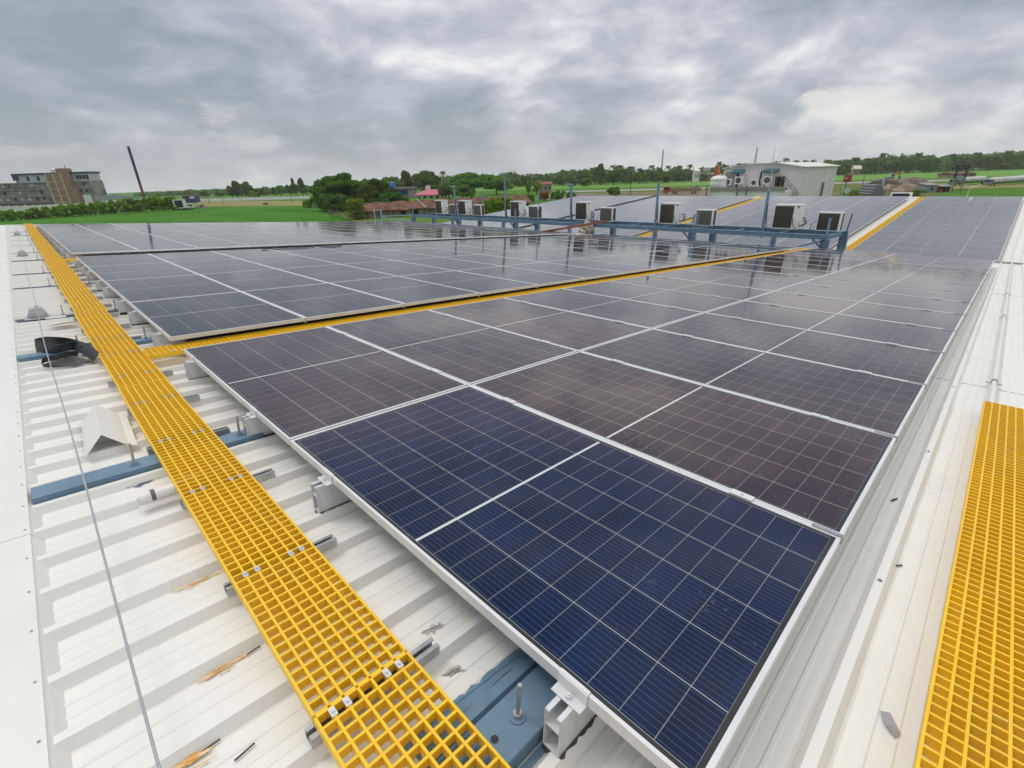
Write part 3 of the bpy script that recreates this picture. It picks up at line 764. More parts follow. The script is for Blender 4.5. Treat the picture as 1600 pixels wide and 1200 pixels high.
for n, (u, w) in enumerate(((-1.15, 0.12), (-3.00, 0.05), (-5.60, 0.045), (-7.4, 0.04), (-9.9, 0.04), (-11.8, 0.04), (-14.2, 0.04), (-16.4, 0.04), (-18.8, 0.04), (-21.2, 0.04))):
    purlin(u, w, -0.95 + drift(u), 0.02, [-0.56 + drift(u), -0.08], ('blue steel beam half under the black rubber strip' if n == 0 else 'thin grey blue beam across the left roof edge, %s beyond the black rubber strip' % ordw(n)), h=.054 if n == 0 else .034, mt='blue' if n == 0 else 'grey_blue')

# lifeline wire with its anchors
t = near_thing('lifeline_cable', 'thin grey steel lifeline wire running along the left roof edge', 'cable', 0, 0)
b = MB(); pts = []
for k in range(61):
    u = 5.0 - k * 0.5; sag = 0.0
    pts.append((u, -0.757 + drift(u) + 0.006 * math.sin(u * 1.3), -0.042 - 0.012 * math.sin((u + 3.4) * math.pi / 8.5) ** 2))
b.tube(pts, 0.0036, 7); b.build('wire', M['steel_rope'], t)
for n, u in enumerate((-3.02, -11.0, -19.3)):
    t = near_thing('lifeline_anchor', ('pale grey lifeline anchor bracket nearest the camera' if n == 0 else 'pale grey lifeline anchor bracket, %s along the wire' % ordw(n + 1)), 'anchor', u, -0.765 + drift(u), HR, 'anchors of the lifeline wire')
    b = MB(); b.box(-0.11, 0.11, -0.11, 0.11, 0, 0.008); b.prism([(-0.055, -0.09, 0.008), (-0.055, 0.09, 0.008), (-0.03, 0.05, 0.115), (-0.03, -0.05, 0.115)], (0.10, 0, 0))
    bevel(b.build('bracket', M['bracket'], t), 0.004)
    q = MB(); q.cyl((0.02, 0.01, 0.115), (0.02, 0.01, 0.135), 0.012, n=8); q.tube([(0.07, 0.01, 0.095), (0.10, 0.01, 0.098), (0.12, 0.01, 0.098)], 0.009); q.build('shackle', M['steel_rope'], t)
    q = MB(); q.box(0.09, 0.16, 0.05, 0.22, 0, 0.012); q.build('base_plate', M['plastic_white'], t)

# bent white flashing, open at the near end
t = near_thing('bent_flashing', 'folded white sheet metal flashing lying like a small tent', 'flashing', 0, 0)
hA = HR + 0.002
secN = [(1.25, -0.728, hA), (1.215, -0.643, hA + 0.088), (1.26, -0.548, hA + 0.010), (1.265, -0.512, hA + 0.001)]
secF = [(0.72, -0.700, hA), (0.69, -0.617, hA + 0.088), (0.72, -0.525, hA + 0.010), (0.72, -0.490, hA + 0.001)]
b = MB()
for i in range(3):
    a, c, d, e = [np.array(q) for q in (secN[i], secN[i + 1], secF[i + 1], secF[i])]; n = np.cross(c - a, e - a); n /= np.linalg.norm(n); n *= 0.002
    b.prism([a, c, d, e], n)
b.build('sheet', M['cap'], t)

# sealant cartridge
t = near_thing('sealant_tube', 'white sealant cartridge with a dark band beside the walkway', 'sealant tube', 1.925, -0.60, HR + 0.027)
b = MB(); b.cyl((0, 0.035, 0), (0.004, 0.235, 0), 0.025, n=18); b.build('cartridge', M['plastic_white'], t, smooth=False)
b = MB(); b.cyl((0, 0.040, 0), (0, 0.056, 0), 0.0256, n=18); b.build('band', M['band'], t)
b = MB(); b.cyl((0, -0.005, 0), (0, 0.035, 0), 0.021, 0.0235, n=18); b.cyl((0, -0.012, 0), (0, -0.005, 0), 0.012, n=12); b.build('cap', M['plastic_white'], t)
t = near_thing('white_offcut', 'thin white plastic strip under the sealant cartridge', 'offcut', 1.955, -0.60, HR + 0.002)
b = MB(); b.box(-0.006, 0.01, -0.012, 0.13, 0, 0.003); b.build('strip', M['plastic_white'], t)

# black rubber strip, loosely coiled on edge
t = near_thing('rubber_strip', 'coiled black rubber strip lying loose between wire and long walkway', 'rubber strip', 0, 0)
def spline(pts, n=7):
    pts = [np.array(p) for p in pts]; out = []
    for i in range(len(pts) - 1):
        p0, p1, p2, p3 = pts[max(i - 1, 0)], pts[i], pts[i + 1], pts[min(i + 2, len(pts) - 1)]
        for k in range(n):
            s = k / n; out.append(0.5 * (2 * p1 + (p2 - p0) * s + (2 * p0 - 5 * p1 + 4 * p2 - p3) * s * s + (3 * p1 - p0 - 3 * p2 + p3) * s ** 3))
    return out + [pts[-1]]
def ribbon(top, bot, name, th=0.0045):
    tp, bt = spline(top, 8), spline(bot, 8); ring = []
    for k in range(len(tp)):
        d = tp[min(k + 1, len(tp) - 1)] - tp[max(k - 1, 0)]; n = np.cross(d, tp[k] - bt[k]); n = n / (np.linalg.norm(n) + 1e-9) * th / 2
        m_ = (tp[k] + bt[k]) / 2 + n * 1.2
        ring.append([bt[k] - n, m_ - n, tp[k] - n, tp[k] + n, m_ + n, bt[k] + n])
    vs = [q for r_ in ring for q in r_]; fs = []
    for k in range(len(ring) - 1):
        for c in range(6): fs.append((k * 6 + c, k * 6 + (c + 1) % 6, (k + 1) * 6 + (c + 1) % 6, (k + 1) * 6 + c))
    fs += [(0, 1, 2, 3, 4, 5), tuple(len(vs) - 1 - c for c in range(6))]
    b = MB(); b.add(vs, fs); return b.build(name, M['black'], t)
_b = HR + .004
ribbon([(-1.045, -0.521, -0.085), (-1.153, -0.562, -0.066), (-1.258, -0.628, -0.056), (-1.378, -0.724, -0.055), (-1.368, -0.794, -0.055), (-1.326, -0.809, -0.055), (-1.217, -0.775, -0.055), (-1.013, -0.691, -0.055), (-1.007, -0.611, -0.052), (-0.997, -0.538, -0.052), (-0.806, -0.488, -0.062), (-0.680, -0.456, -0.100)],
       [(-1.181, -0.515, -0.150), (-1.306, -0.571, -0.155), (-1.290, -0.650, -0.160), (-1.283, -0.750, -0.162), (-1.313, -0.814, -0.162), (-1.282, -0.821, -0.162), (-1.167, -0.787, -0.162), (-1.108, -0.726, -0.158), (-1.083, -0.657, -0.135), (-0.977, -0.595, -0.115), (-0.772, -0.545, -0.125), (-0.661, -0.510, -0.155)], 'outer_loop')
ribbon([(-0.944, -0.574, -0.120), (-0.916, -0.644, -0.100), (-0.894, -0.718, -0.110), (-0.932, -0.781, -0.125), (-0.880, -0.802, -0.135), (-0.790, -0.802, -0.145), (-0.748, -0.760, -0.128), (-0.771, -0.689, -0.122), (-0.837, -0.620, -0.125), (-0.743, -0.570, -0.135), (-0.703, -0.528, -0.145)],
       [(-0.934, -0.583, -0.155), (-0.978, -0.654, -0.162), (-0.927, -0.728, -0.162), (-0.911, -0.786, -0.162), (-0.855, -0.806, -0.163), (-0.750, -0.790, -0.163), (-0.702, -0.740, -0.163), (-0.688, -0.689, -0.163), (-0.677, -0.628, -0.163), (-0.676, -0.566, -0.163), (-0.672, -0.511, -0.163)], 'lower_fold')
ribbon([(-0.895, -0.521, -0.070), (-0.906, -0.502, -0.070), (-0.932, -0.491, -0.070), (-0.963, -0.495, -0.070), (-0.982, -0.511, -0.070), (-0.982, -0.532, -0.070), (-0.962, -0.547, -0.070), (-0.932, -0.550, -0.070), (-0.905, -0.540, -0.070)],
       [(-0.895, -0.521, -0.162), (-0.906, -0.502, -0.162), (-0.932, -0.491, -0.162), (-0.963, -0.495, -0.162), (-0.982, -0.511, -0.162), (-0.982, -0.532, -0.162), (-0.962, -0.547, -0.162), (-0.932, -0.550, -0.162), (-0.905, -0.540, -0.162)], 'small_curl')

# litter
def stick(u, v, L, a, lab, m='wood_dark', w=0.0035, h=HP + 0.006):
    t = near_thing('stick', lab, 'stick', u, v, h); b = MB(); c, s = math.cos(a) * L / 2, math.sin(a) * L / 2
    b.bar((-c, -s, 0), (c, s, 0.001), w, w * 0.8); b.build('splinter', M[m], t)
stick(3.300, -0.610, 0.05, 1.75, 'dark splinter lying alone right of the biggest rust scrape')
stick(3.226, -0.672, 0.055, 1.62, 'dark splinter at the tip of the rust scrape nearest the camera')
stick(3.010, -0.495, 0.04, 1.66, 'dark splinter at the tip of the second rust scrape')
stick(4.245, 1.98, 0.045, 1.2, 'small dark sliver on the bare margin beside the front array', w=0.006)
stick(4.33, 1.42, 0.05, 0.9, 'dark wire offcut on the bare margin near the wide grating', w=0.005)
t = near_thing('metal_offcut', 'small grey sheet metal offcut on the bare right margin', 'offcut', 4.418, 0.646, HP + 0.006)
b = MB(); b.prism([(-0.02, 0.025, 0), (0.0, 0.035, 0.003), (0.03, -0.01, 0.001), (0.022, -0.035, 0), (-0.005, -0.01, 0.004)], (0, 0, 0.002)); b.build('plate', M['galv'], t)
t = near_thing('cardboard_scrap', 'torn brown cardboard scrap against the walkway behind the rubber strip', 'scrap', -2.35, -0.60, HR + 0.004)
b = MB(); b.prism([(-.10, -.02, 0), (.02, -.10, 0.02), (.10, .05, 0.05), (.0, .12, 0.03)], (0, 0, 0.004)); b.build('sheet', M['card'], t)
for u_, lab in ((-9.42, 'black tubes added for shade along the front edge underneath the far left array'), (-0.66, 'black tubes added for shade underneath the array edge behind the cross walkway')):  # black tubes added to darken the space under the panel edges
    t = near_thing('added_dark_tubes', lab, 'cable', u_, 0.15, HP + .055, 'dark tubes added under the panels'); b = MB()
    for q, (dx, dz) in enumerate(((-.035, 0), (.03, .005), (0, .04), (-.07, .012))): b.tube([(dx + .012 * math.sin(k * 1.7 + q), k * .6, dz + .006 * math.sin(k * 2.3 + q)) for k in range(28)], .027, 6)
    b.build('dark_tubes', M['cable'], t)
# white conduit on the right margin
t = near_thing('conduit_pipe', 'white conduit pipe running down the bare right margin past the wide grating', 'pipe', 0, 0)
b = MB(); b.cyl((4.518, 3.60, HR + 0.018), (4.518, 18.9, HR + 0.018), 0.016, n=10); b.build('pipe', M['cap'], t)
for v in (4.52, 8.2, 10.9):
    b = MB(); b.cyl((4.518, v, HR + 0.018), (4.518, v + 0.05, HR + 0.018), 0.021, n=10); b.bar((4.47, v + .025, HR + .003), (4.566, v + .025, HR + .003), 0.02, 0.004); b.build('coupling', M['galv'], t)
t = near_thing('roof_hose', 'short black cable lying on the panels at the dark gap', 'cable', 0, 0)
b = MB(); b.tube(spline([(-8.05, 3.3, .012), (-8.15, 3.7, .013), (-8.0, 4.1, .012), (-8.2, 4.6, .013), (-7.95, 4.9, .012), (-8.1, 5.3, .012)]), 0.010, 6); b.build('hose', M['cable'], t)
# ------------------------------------------------------------------ blue platform over the gutter, with the condensers
PT = -1.055                                   # top of the platform beams
BX = [-0.32, -5.28, -10.55, -15.87, -21.0, -26.1]
YF, YB = 19.62, 21.25
t = thing('steel_platform', 'long blue steel platform on short legs between the two roof slopes', 'platform', (0, 0, PT))
def ibeam(p, q, w=0.10, h=0.15, tf=0.012):
    b = MB(); p = np.array(p, float); q = np.array(q, float); z = np.array([0, 0, 1.0])
    b.bar(p + z * (h / 2 - tf / 2), q + z * (h / 2 - tf / 2), w, tf); b.bar(p - z * (h / 2 - tf / 2), q - z * (h / 2 - tf / 2), w, tf); b.bar(p, q, 0.010, h - 2 * tf - 0.002)
    return b
ibeam((BX[-1] - .05, YF, -0.075), (BX[0] + .06, YF, -0.075), 0.11, 0.16).build('front_beam', M['blue'], t)
ibeam((BX[-1] - .05, YB, -0.075), (BX[0] + .30, YB, -0.075), 0.11, 0.16).build('rear_beam', M['blue'], t)
for x in BX: ibeam((x, YF + .06, -0.078), (x + .15, YB - .06, -0.078), 0.10, 0.15).build('cross_beam', M['blue'], t)
for x in BX[:-1]:
    for dx in (-1.7, -3.4):
        ibeam((x + dx, YF + .06, -0.10), (x + dx, YB - .06, -0.10), 0.08, 0.10).build('joist', M['blue'], t)
for x in BX:
    for y in (YF, YB):
        xx = x if y == YF else x + 0.2
        b = MB(); zz = -1.75
        b.bar((xx, y, -0.156), (xx, y, zz), 0.012, 0.236, (1, 0, 0)); b.bar((xx - .126, y, -0.156), (xx - .126, y, zz), 0.19, 0.014, (1, 0, 0)); b.bar((xx + .126, y, -0.156), (xx + .126, y, zz), 0.19, 0.014, (1, 0, 0))
        b.build('column', M['blue'], t)
    b = MB(); b.bar((x - 0.14, YF, -0.40), (x - 0.42, YF, -0.16), 0.06, 0.06); b.build('brace', M['blue'], t)
    b = MB(); b.bar((x, YF, 0.008), (x, YF, 0.56), 0.06, 0.06); b.box(x - .05, x + .05, YF - .05, YF + .05, 0.56, 0.575); b.build('post', M['blue'], t)
for x in (BX[0] - 2.2, BX[1] - 2.6, BX[2] - 2.6, BX[3] - 2.6, BX[4] - 2.6):
    b = MB(); b.bar((x, YB - .1, -0.156), (x, YB - .1, -1.75), 0.16, 0.16); b.build('leg', M['blue'], t)
b = MB(); b.bar((BX[0] + .25, YB, 0.008), (BX[0] + .30, YB, 0.62), 0.045, 0.045); b.build('post', M['blue_dark'], t)
b = MB(); b.bar((BX[0] - .05, YF, -0.18), (BX[0] - 1.0, YF - 1.6, -0.45), 0.05, 0.05); b.build('brace', M['blue_dark'], t)
# ladder-like guard frame at the left end
t = thing('guard_frame', 'thin pale blue rail frame at the far left platform end', 'guard rail', (-30.5, YF, PT))
M['pale_blue'] = mat('pale_blue_steel', (0.32, 0.46, 0.55), 0.5)
for x in (-1.0, 0.0):
    b = MB(); b.bar((x, 0, -1.3), (x, 0, 0.28), 0.07, 0.07); b.build('post', M['pale_blue'], t)
for z0, z1 in ((-0.22, 0.0), (-0.30, -0.45)):
    b = MB(); b.bar((0.04, 0, z0), (4.3, 0, z1), 0.05, 0.06); b.build('rail', M['pale_blue'], t)
b = MB(); b.bar((-0.96, 0, 0.24), (-0.04, 0, 0.24), 0.04, 0.04); b.build('rail', M['pale_blue'], t)

def round_box(b, *a): return b.box(*a)
def pipe_loops(t, x, y, zs, seed):
    rr = random.Random(seed)
    for k in range(2):
        b = MB(); dx = rr.uniform(.08, .16)
        b.tube(spline([(x, y, zs + .30 - .12 * k), (x + dx, y - .02, zs + .26 - .1 * k), (x + dx + .02, y - .03, zs + .10), (x + .05 * k, y - .05, zs + 0.0), (x - .10, y - .05, zs - .02)], 5), 0.020 if k == 0 else 0.013, 6)
        b.build('pipe', M['cable'], t)
def big_ac(x, lab):
    t = thing('ac_condenser', lab, 'condenser', (x, 20.55, PT), group='big condensers on the blue platform')
    W, D, H = 0.95, 0.40, 0.90; z = 0.045
    b = MB(); b.box(0, W, 0, D, z, H + z - .03); o = b.build('cabinet', M['ac_white'], t); bevel(o, 0.012, 3)
    b = MB(); b.box(-.006, W + .006, -.006, D + .006, H + z - .029, H + z); bevel(b.build('top_cover', M['ac_white'], t), 0.006)
    b = MB(); b.box(0.035, 0.70, -0.004, 0.02, z + .05, H + z - .06); b.build('coil', M['coil'], t)
    b = MB(); b.box(-.004, 0.02, 0.06, D - .05, z + .05, H + z - .06); b.build('coil', M['coil'], t)
    b = MB(); b.box(W - .14, W - .075, -.0035, .02, H + z - .12, H + z - .055); b.build('handle_recess', M['coil'], t)
    b = MB(); b.lathe((0, 0, 0), [(0.27, 0), (0.285, 0.012), (0.27, 0.024), (0.10, 0.03), (0.02, 0.03)], 24); f = b.build('fan_guard', M['coil'], t); f.rotation_euler = (-math.pi / 2, 0, 0); f.location = (0.36, D - .002, z + .47)
    b = MB(); b.box(W - .002, W + .035, .10, .26, z + .10, z + .26); bevel(b.build('service_valve', M['ac_white'], t), .004)
    for xx in (.10, W - .18):
        b = MB(); b.box(xx, xx + .07, -.02, D + .02, 0, z - .001); b.build('foot', M['blue_dark'], t)
    b = MB(); b.tube(spline([(.72, -.006, z + .42), (.75, -.02, z + .2), (.82, -.02, z + .08), (.93, -.01, z + .04)], 5), .008); b.build('cable', M['cable'], t)
    pipe_loops(t, W + .05, .15, .18, int(abs(x) * 10))
    return t
def small_ac(x, lab, dusty=True):
    t = thing('ac_condenser', lab, 'condenser', (x, 20.55, PT), group='small condensers on the blue platform')
    W, D, H = 0.78, 0.29, 0.66; z = 0.04
    b = MB(); b.box(0, W, 0, D, z, H + z - .025); bevel(b.build('cabinet', M['ac_white'], t), 0.010, 3)
    b = MB(); b.box(-.005, W + .005, -.005, D + .005, H + z - .024, H + z); bevel(b.build('top_cover', M['ac_white'], t), 0.006)
    cm_ = M['coil_light'] if dusty else M['coil']
    b = MB(); b.box(0.03, W - .075, -0.004, 0.02, z + .035, H + z - .045); b.build('coil', cm_, t)
    b = MB(); b.box(W - .02, W + .004, .045, D - .03, z + .035, H + z - .045); b.build('coil', M['coil'], t)
    b = MB(); b.lathe((0, 0, 0), [(0.22, 0), (0.235, 0.012), (0.22, 0.022), (0.08, 0.028), (0.02, 0.028)], 24); f = b.build('fan_guard', M['coil'], t); f.rotation_euler = (-math.pi / 2, 0, 0); f.location = (0.36, D - .002, z + .34)
    for xx in (.08, W - .16):
        b = MB(); b.box(xx, xx + .06, -.015, D + .015, 0, z - .001); b.build('foot', M['blue_dark'], t)
    b = MB(); b.tube(spline([(-.02, .1, z + .30), (-.12, .06, z + .26), (-.20, .05, z + .10), (-.16, .02, z + .0)], 5), .012); b.build('pipe', M['cable'], t)
    return t
big_ac(-2.50, 'tall white condenser beside the lightning rod pole, with large dark coil')
small_ac(-0.95, 'small condenser at the right-hand end of the blue platform', False)
big_ac(-7.40, 'tall white condenser beside the second lamp pole from the right')
small_ac(-5.66, 'small dusty condenser in front of the middle yellow walkway')
big_ac(-12.30, 'tall white condenser beside the third lamp pole from the right')
small_ac(-10.74, 'small dusty condenser right above the pale sack')
big_ac(-17.20, 'tall white condenser beside the tallest lamp pole')
small_ac(-15.72, 'small dusty condenser behind a thin blue post, left of the red pipes')
big_ac(-22.12, 'tall white condenser beside the leftmost lamp pole')
small_ac(-20.60, 'small dusty condenser in front of the green vines')
big_ac(-24.68, 'tall white condenser leftmost on the blue platform')
small_ac(-23.06, 'small dusty condenser between the two leftmost tall condensers')

M['lamp_glass'] = mat('lamp_panel', (0.30, 0.40, 0.50), 0.3)
def lamp_pole(x, top, lab, head=True, rod=False, w=0.085):
    t = thing('lamp_pole', lab, 'pole', (x, 20.45, PT), group='poles along the blue platform')
    b = MB(); b.bar((0, 0, -0.30), (0, 0, top), w, w); bevel(b.build('pole', M['blue'], t), .006)
    if head:
        b = MB(); b.box(-.34, .06, -.09, .09, top, top + .03); b.box(-.33, -.08, -.08, .08, top + .03, top + .07); b.build('lamp_head', M['lamp_glass'], t)
    if rod:
        b = MB(); b.cyl((0.0, 0, top), (-.02, 0, top + .75), .030, .022, n=8); b.cyl((-.02, 0, top + .75), (-.06, 0, top + 1.55), .013, .006, n=6); b.build('lightning_rod', M['galv'], t)
    b = MB(); b.tube(spline([(.06, -.03, .95), (.08, -.03, .5), (.13, -.03, .12), (.14, -.03, .0)], 5), .016); b.build('cable', M['cable'], t)
lamp_pole(-2.78, 1.45, 'blue pole carrying the tall thin lightning rod', False, True, 0.095)
lamp_pole(-7.52, 1.80, 'blue pole with dark cap standing between the middle condensers', False)
lamp_pole(-12.52, 1.78, 'blue lamp pole beside the pale sack')
lamp_pole(-17.50, 2.42, 'tallest blue lamp pole on the platform')
lamp_pole(-22.28, 1.78, 'leftmost blue lamp pole on the platform')
for n, (x, top) in enumerate(((-15.22, 1.50), (-20.0, 1.45), (-14.45, 0.55), (-10.70, 0.42), (-5.30, 0.62))):
    t = thing('steel_post', ['bare blue post before a dusty condenser, second pole-high one', 'bare thin post rising behind the small condenser near the vines', 'short blue post right of the small condenser by the red pipes', 'short hooked blue post above the pale sack', 'short blue post before the small condenser by the middle walkway'][n], 'post', (x, 20.0 if n > 1 else 20.9, PT), group='bare posts on the blue platform')
    b = MB(); b.bar((0, 0, -0.16), (0, 0, top), .05, .05); b.box(-.03, .09, -.03, .03, top, top + .02); b.build('post', M['blue'], t)

# red primed pipes from the panels up to the platform
p0 = aty(825, 367, 15.6); p1 = aty(948, 346.5, 20.4)
for n in range(2):
    t = thing('red_pipe', ['upper red primed pipe leaning from the panels to the platform', 'lower red primed pipe leaning from the panels to the platform'][n], 'pipe', p0 + np.array([0.0, -.16 * n, .02]), group='red pipes leaning on the platform')
    b = MB(); d = p1 - p0; b.bar((0, 0, 0), d + np.array([-.1 * n, -.1 * n, .0]), .08, .08); b.build('tube', M['rust'], t)
# crumpled pale sack hanging on the beam
t = thing('cement_sack', 'crumpled pale sack hanging over the platform beam', 'sack', (-10.75, 19.42, PT - 0.20))
bm0 = bmesh.new(); bmesh.ops.create_icosphere(bm0, subdivisions=4, radius=1)
rr = random.Random(4); ph = [(rr.uniform(2, 9), rr.uniform(2, 9), rr.uniform(2, 9), rr.uniform(0, 6), rr.uniform(.05, .15)) for _ in range(16)]
for v_ in bm0.verts:
    k = 1 + sum(a[4] * math.sin(a[0] * v_.co.x + a[1] * v_.co.y + a[2] * v_.co.z + a[3]) for a in ph)
    v_.co = Vector((v_.co.x * .40 * k, v_.co.y * .17 * k, v_.co.z * .27 * k - .06))
me = bpy.data.meshes.new('sack'); bm0.to_mesh(me); bm0.free(); M['sack'] = mat('sack_cloth', (0.66, 0.62, 0.54), 0.9, col2=(0.36, 0.30, 0.23), vscale=7)
me.materials.append(M['sack']); link('sack', me, t)
# black cables on the far slope and along the middle gap
t = far_thing('roof_cable', 'black cable running up the far slope between two panel blocks', 'cable', -18.33, 0, 0)
b = MB(); b.tube(spline([(0, -0.6, .03), (0.03, 4, .03), (-.02, 9, .035), (.01, 14, .03), (0, 17.6, .03)]), .035, 6); b.build('cable', M['cable'], t)
# ------------------------------------------------------------------ ground, fields, roads
def sheet(name, pts, z, m, kind='structure'):
    b = MB(); b.v = [(float(p[0]), float(p[1]), ZG + z) for p in pts]; b.f = [tuple(range(len(pts)))]; b.m = [0]
    o = b.build(name, m, None, fix=False)
    me = o.data
    if me.polygons[0].normal.z < 0: me.flip_normals()
    return tag(o, kind=kind)
b = MB(); n = 48; b.v = [(0, 0, ZG)] + [(3400 * math.cos(2 * math.pi * i / n), 3400 * math.sin(2 * math.pi * i / n), ZG) for i in range(n)]
b.f = [(0, 1 + i, 1 + (i + 1) % n) for i in range(n)]; b.m = [0] * n
tag(b.build('ground', M['grass'], None, fix=False), kind='structure')
g = ground
sheet('paddy_field', [g(-60, 352), g(0, 347), g(265, 329), g(330, 323.5), g(495, 321.5), g(520, 334), g(552, 347), (-75, 62), (-32, 66), (-32, -60), (-230, -90)], 0.03, M['paddy'])
sheet('dry_field', [g(300, 323.0), g(500, 321.2), g(500, 313.5), g(310, 315.0)], 0.03, M['dry'])
sheet('far_field', [g(740, 299), g(900, 294.5), g(1118, 289.5), g(1118, 281.5), g(960, 285.5), g(740, 290.5)], 0.03, M['paddy_pale'])
sheet('far_field', [g(1290, 282.5), g(1440, 279), g(1700, 271.5), g(1700, 259), g(1500, 265.5), g(1290, 271.5)], 0.03, M['paddy_pale'])
sheet('road', [g(860, 301.2), g(990, 298.3), g(1125, 294.2), g(1125, 291.8), g(990, 295.6), g(860, 298.8)], 0.05, M['road'])
sheet('road', [g(1270, 288.5), g(1440, 284.5), g(1700, 276), g(1700, 273.8), g(1440, 281.6), g(1270, 285.6)], 0.05, M['road'])
sheet('earth_yard', [g(830, 312), g(1120, 309), g(1120, 297), g(980, 300.5), g(860, 303)], 0.03, M['earth'])
sheet('scrub_ground', [g(1290, 309), g(1470, 309), g(1475, 285.5), g(1380, 287.2), g(1290, 289.5)], 0.03, M['scrub'])
sheet('scrub_ground', [g(1478, 289.6), g(1640, 287.5), g(1640, 292), g(1530, 294), g(1478, 296)], 0.03, M['dry'])

# ------------------------------------------------------------------ vegetation
def quads_mesh(name, C, N, S, mats, asp=0.62, rng=None):
    n = len(C); rng = rng or np.random.default_rng(1)
    N = N / np.linalg.norm(N, axis=1)[:, None]
    rv = rng.normal(size=(n, 3)); T = np.cross(N, rv); T /= np.linalg.norm(T, axis=1)[:, None]; B = np.cross(N, T)
    T = T * S[:, None]; B = B * (S * asp)[:, None]
    V = np.stack([C - T - B * .4, C + T * .2 - B, C + T + B * .3, C - T * .1 + B], 1).reshape(-1, 3)
    me = bpy.data.meshes.new(name); me.vertices.add(4 * n); me.vertices.foreach_set('co', V.ravel().astype(np.float32))
    me.loops.add(4 * n); me.loops.foreach_set('vertex_index', np.arange(4 * n, dtype=np.int32))
    me.polygons.add(n); me.polygons.foreach_set('loop_start', np.arange(0, 4 * n, 4, dtype=np.int32)); me.polygons.foreach_set('loop_total', np.full(n, 4, np.int32))
    me.materials.append(mats); me.update(); me.validate(); return me
def clump_points(rng, centres, radii, per, flat=0.8):
    C = []; N = []
    for c, r in zip(centres, radii):
        d = rng.normal(size=(per, 3)); d /= np.linalg.norm(d, axis=1)[:, None]; d[:, 2] = np.where(d[:, 2] < -0.35, -d[:, 2], d[:, 2])
        k = rng.uniform(0.45, 1.0, per) ** 0.45 * rng.uniform(.85, 1.12, per)
        C.append(c + d * (r * k)[:, None] * np.array([1, 1, flat])); N.append(d * 0.9 + rng.normal(size=(per, 3)) * 0.55 + np.array([0, 0, .35]))
    return np.concatenate(C), np.concatenate(N)
def crown(name, seed, n_cl, per, leaf, m, shape='broad'):
    rng = np.random.default_rng(seed); cen = []; rad = []
    for _ in range(n_cl):
        a = rng.uniform(0, 2 * math.pi)
        if shape == 'broad': rr_ = rng.uniform(0, 1) ** .6 * .74; z = .30 + .52 * math.sqrt(max(0, 1 - (rr_ / .9) ** 2)) * rng.uniform(.35, 1.0); r = rng.uniform(.20, .34)
        elif shape == 'round': rr_ = rng.uniform(0, 1) ** .6 * .62; z = .18 + .66 * rng.uniform(0, 1) * math.sqrt(max(0.1, 1 - (rr_ / .8) ** 2)); r = rng.uniform(.22, .36)
        elif shape == 'dome': rr_ = rng.uniform(0, 1) ** .5 * .80; z = rng.uniform(.06, .86) * math.sqrt(max(0.04, 1 - (rr_ / .95) ** 2)); r = rng.uniform(.15, .27)
        elif shape == 'tall': z = rng.uniform(.12, .9); rr_ = .55 * math.sin(math.pi * min(1, z * .8 + .15)) * rng.uniform(.2, 1); r = rng.uniform(.20, .34)
        else: rr_ = rng.uniform(0, 1) ** .5 * .75; z = rng.uniform(.12, .65) * (1 - .4 * rr_); r = rng.uniform(.22, .40)
        cen.append(np.array([rr_ * math.cos(a), rr_ * math.sin(a), z])); rad.append(r)
    C, N = clump_points(rng, cen, rad, per, .6 if shape == 'broad' else .55)
    C[:, 2] = np.clip(C[:, 2], 0.0, 1.03)
    S = rng.uniform(.6, 1.3, len(C)) * leaf
    return quads_mesh(name, C, N, S, m, rng=rng)
CR = {('dome', 0): crown('crown', 21, 90, 230, .058, M['leaf_dark'], 'dome'), ('broad', 0): crown('crown', 1, 60, 260, .054, M['leaf_dark'], 'broad'), ('broad', 1): crown('crown', 2, 52, 250, .056, M['leaf'], 'broad'),
      ('round', 0): crown('crown', 3, 26, 130, .075, M['leaf'], 'round'), ('round', 1): crown('crown', 4, 26, 130, .075, M['leaf_dark'], 'round'), ('round', 2): crown('crown', 14, 24, 120, .08, M['leaf_light'], 'round'),
      ('tall', 0): crown('crown', 5, 20, 110, .09, M['leaf'], 'tall'), ('tall', 1): crown('crown', 6, 22, 110, .09, M['leaf_dark'], 'tall'),
      ('bush', 0): crown('crown', 7, 16, 90, .10, M['leaf_light'], 'bush'), ('bush', 1): crown('crown', 8, 16, 90, .10, M['leaf'], 'bush'), ('bush', 2): crown('crown', 9, 14, 80, .10, M['leaf_red'], 'bush')}
def trunk_mesh(seed):
    rr = random.Random(seed); b = MB()
    b.tube([(0, 0, 0), (.02, .01, .2), (.03, -.02, .45), (.0, .02, .72)], [.045, .036, .028, .012], 7)
    for k in range(6):
        a = rr.uniform(0, 6.28); z = rr.uniform(.22, .5); L = rr.uniform(.2, .34)
        b.tube([(.02, 0, z), (.02 + L * .5 * math.cos(a), L * .5 * math.sin(a), z + .10), (.02 + L * math.cos(a), L * math.sin(a), z + .24)], [.02, .014, .005], 5)
    return b.build('trunk', M['bark'])
TR = []
for sd_ in (1, 2):
    o = trunk_mesh(sd_); TR.append(o.data); bpy.data.objects.remove(o)
def tree(px, ytop, d, wpx, kind, v, lab, group=None, base=None, name='tree', cat='tree', low=0.10):
    T = P(px, ytop, d); z0 = ZG if base is None else base
    H = T[2] - z0; W = wpx * d / F
    t = thing(name, lab, cat, (T[0], T[1], z0), (0, 0, rnd.uniform(0, 6.28)), group)
    c = link('crown', CR[(kind, v)], t); c.scale = (W / 2, W / 2, H * (1 - low)); c.location = (0, 0, H * low)
    k = link('trunk' if kind != 'bush' else 'stem', TR[v % 2], t); s_ = min(H, W * 1.1); k.scale = (s_, s_, H * .95)
    return t
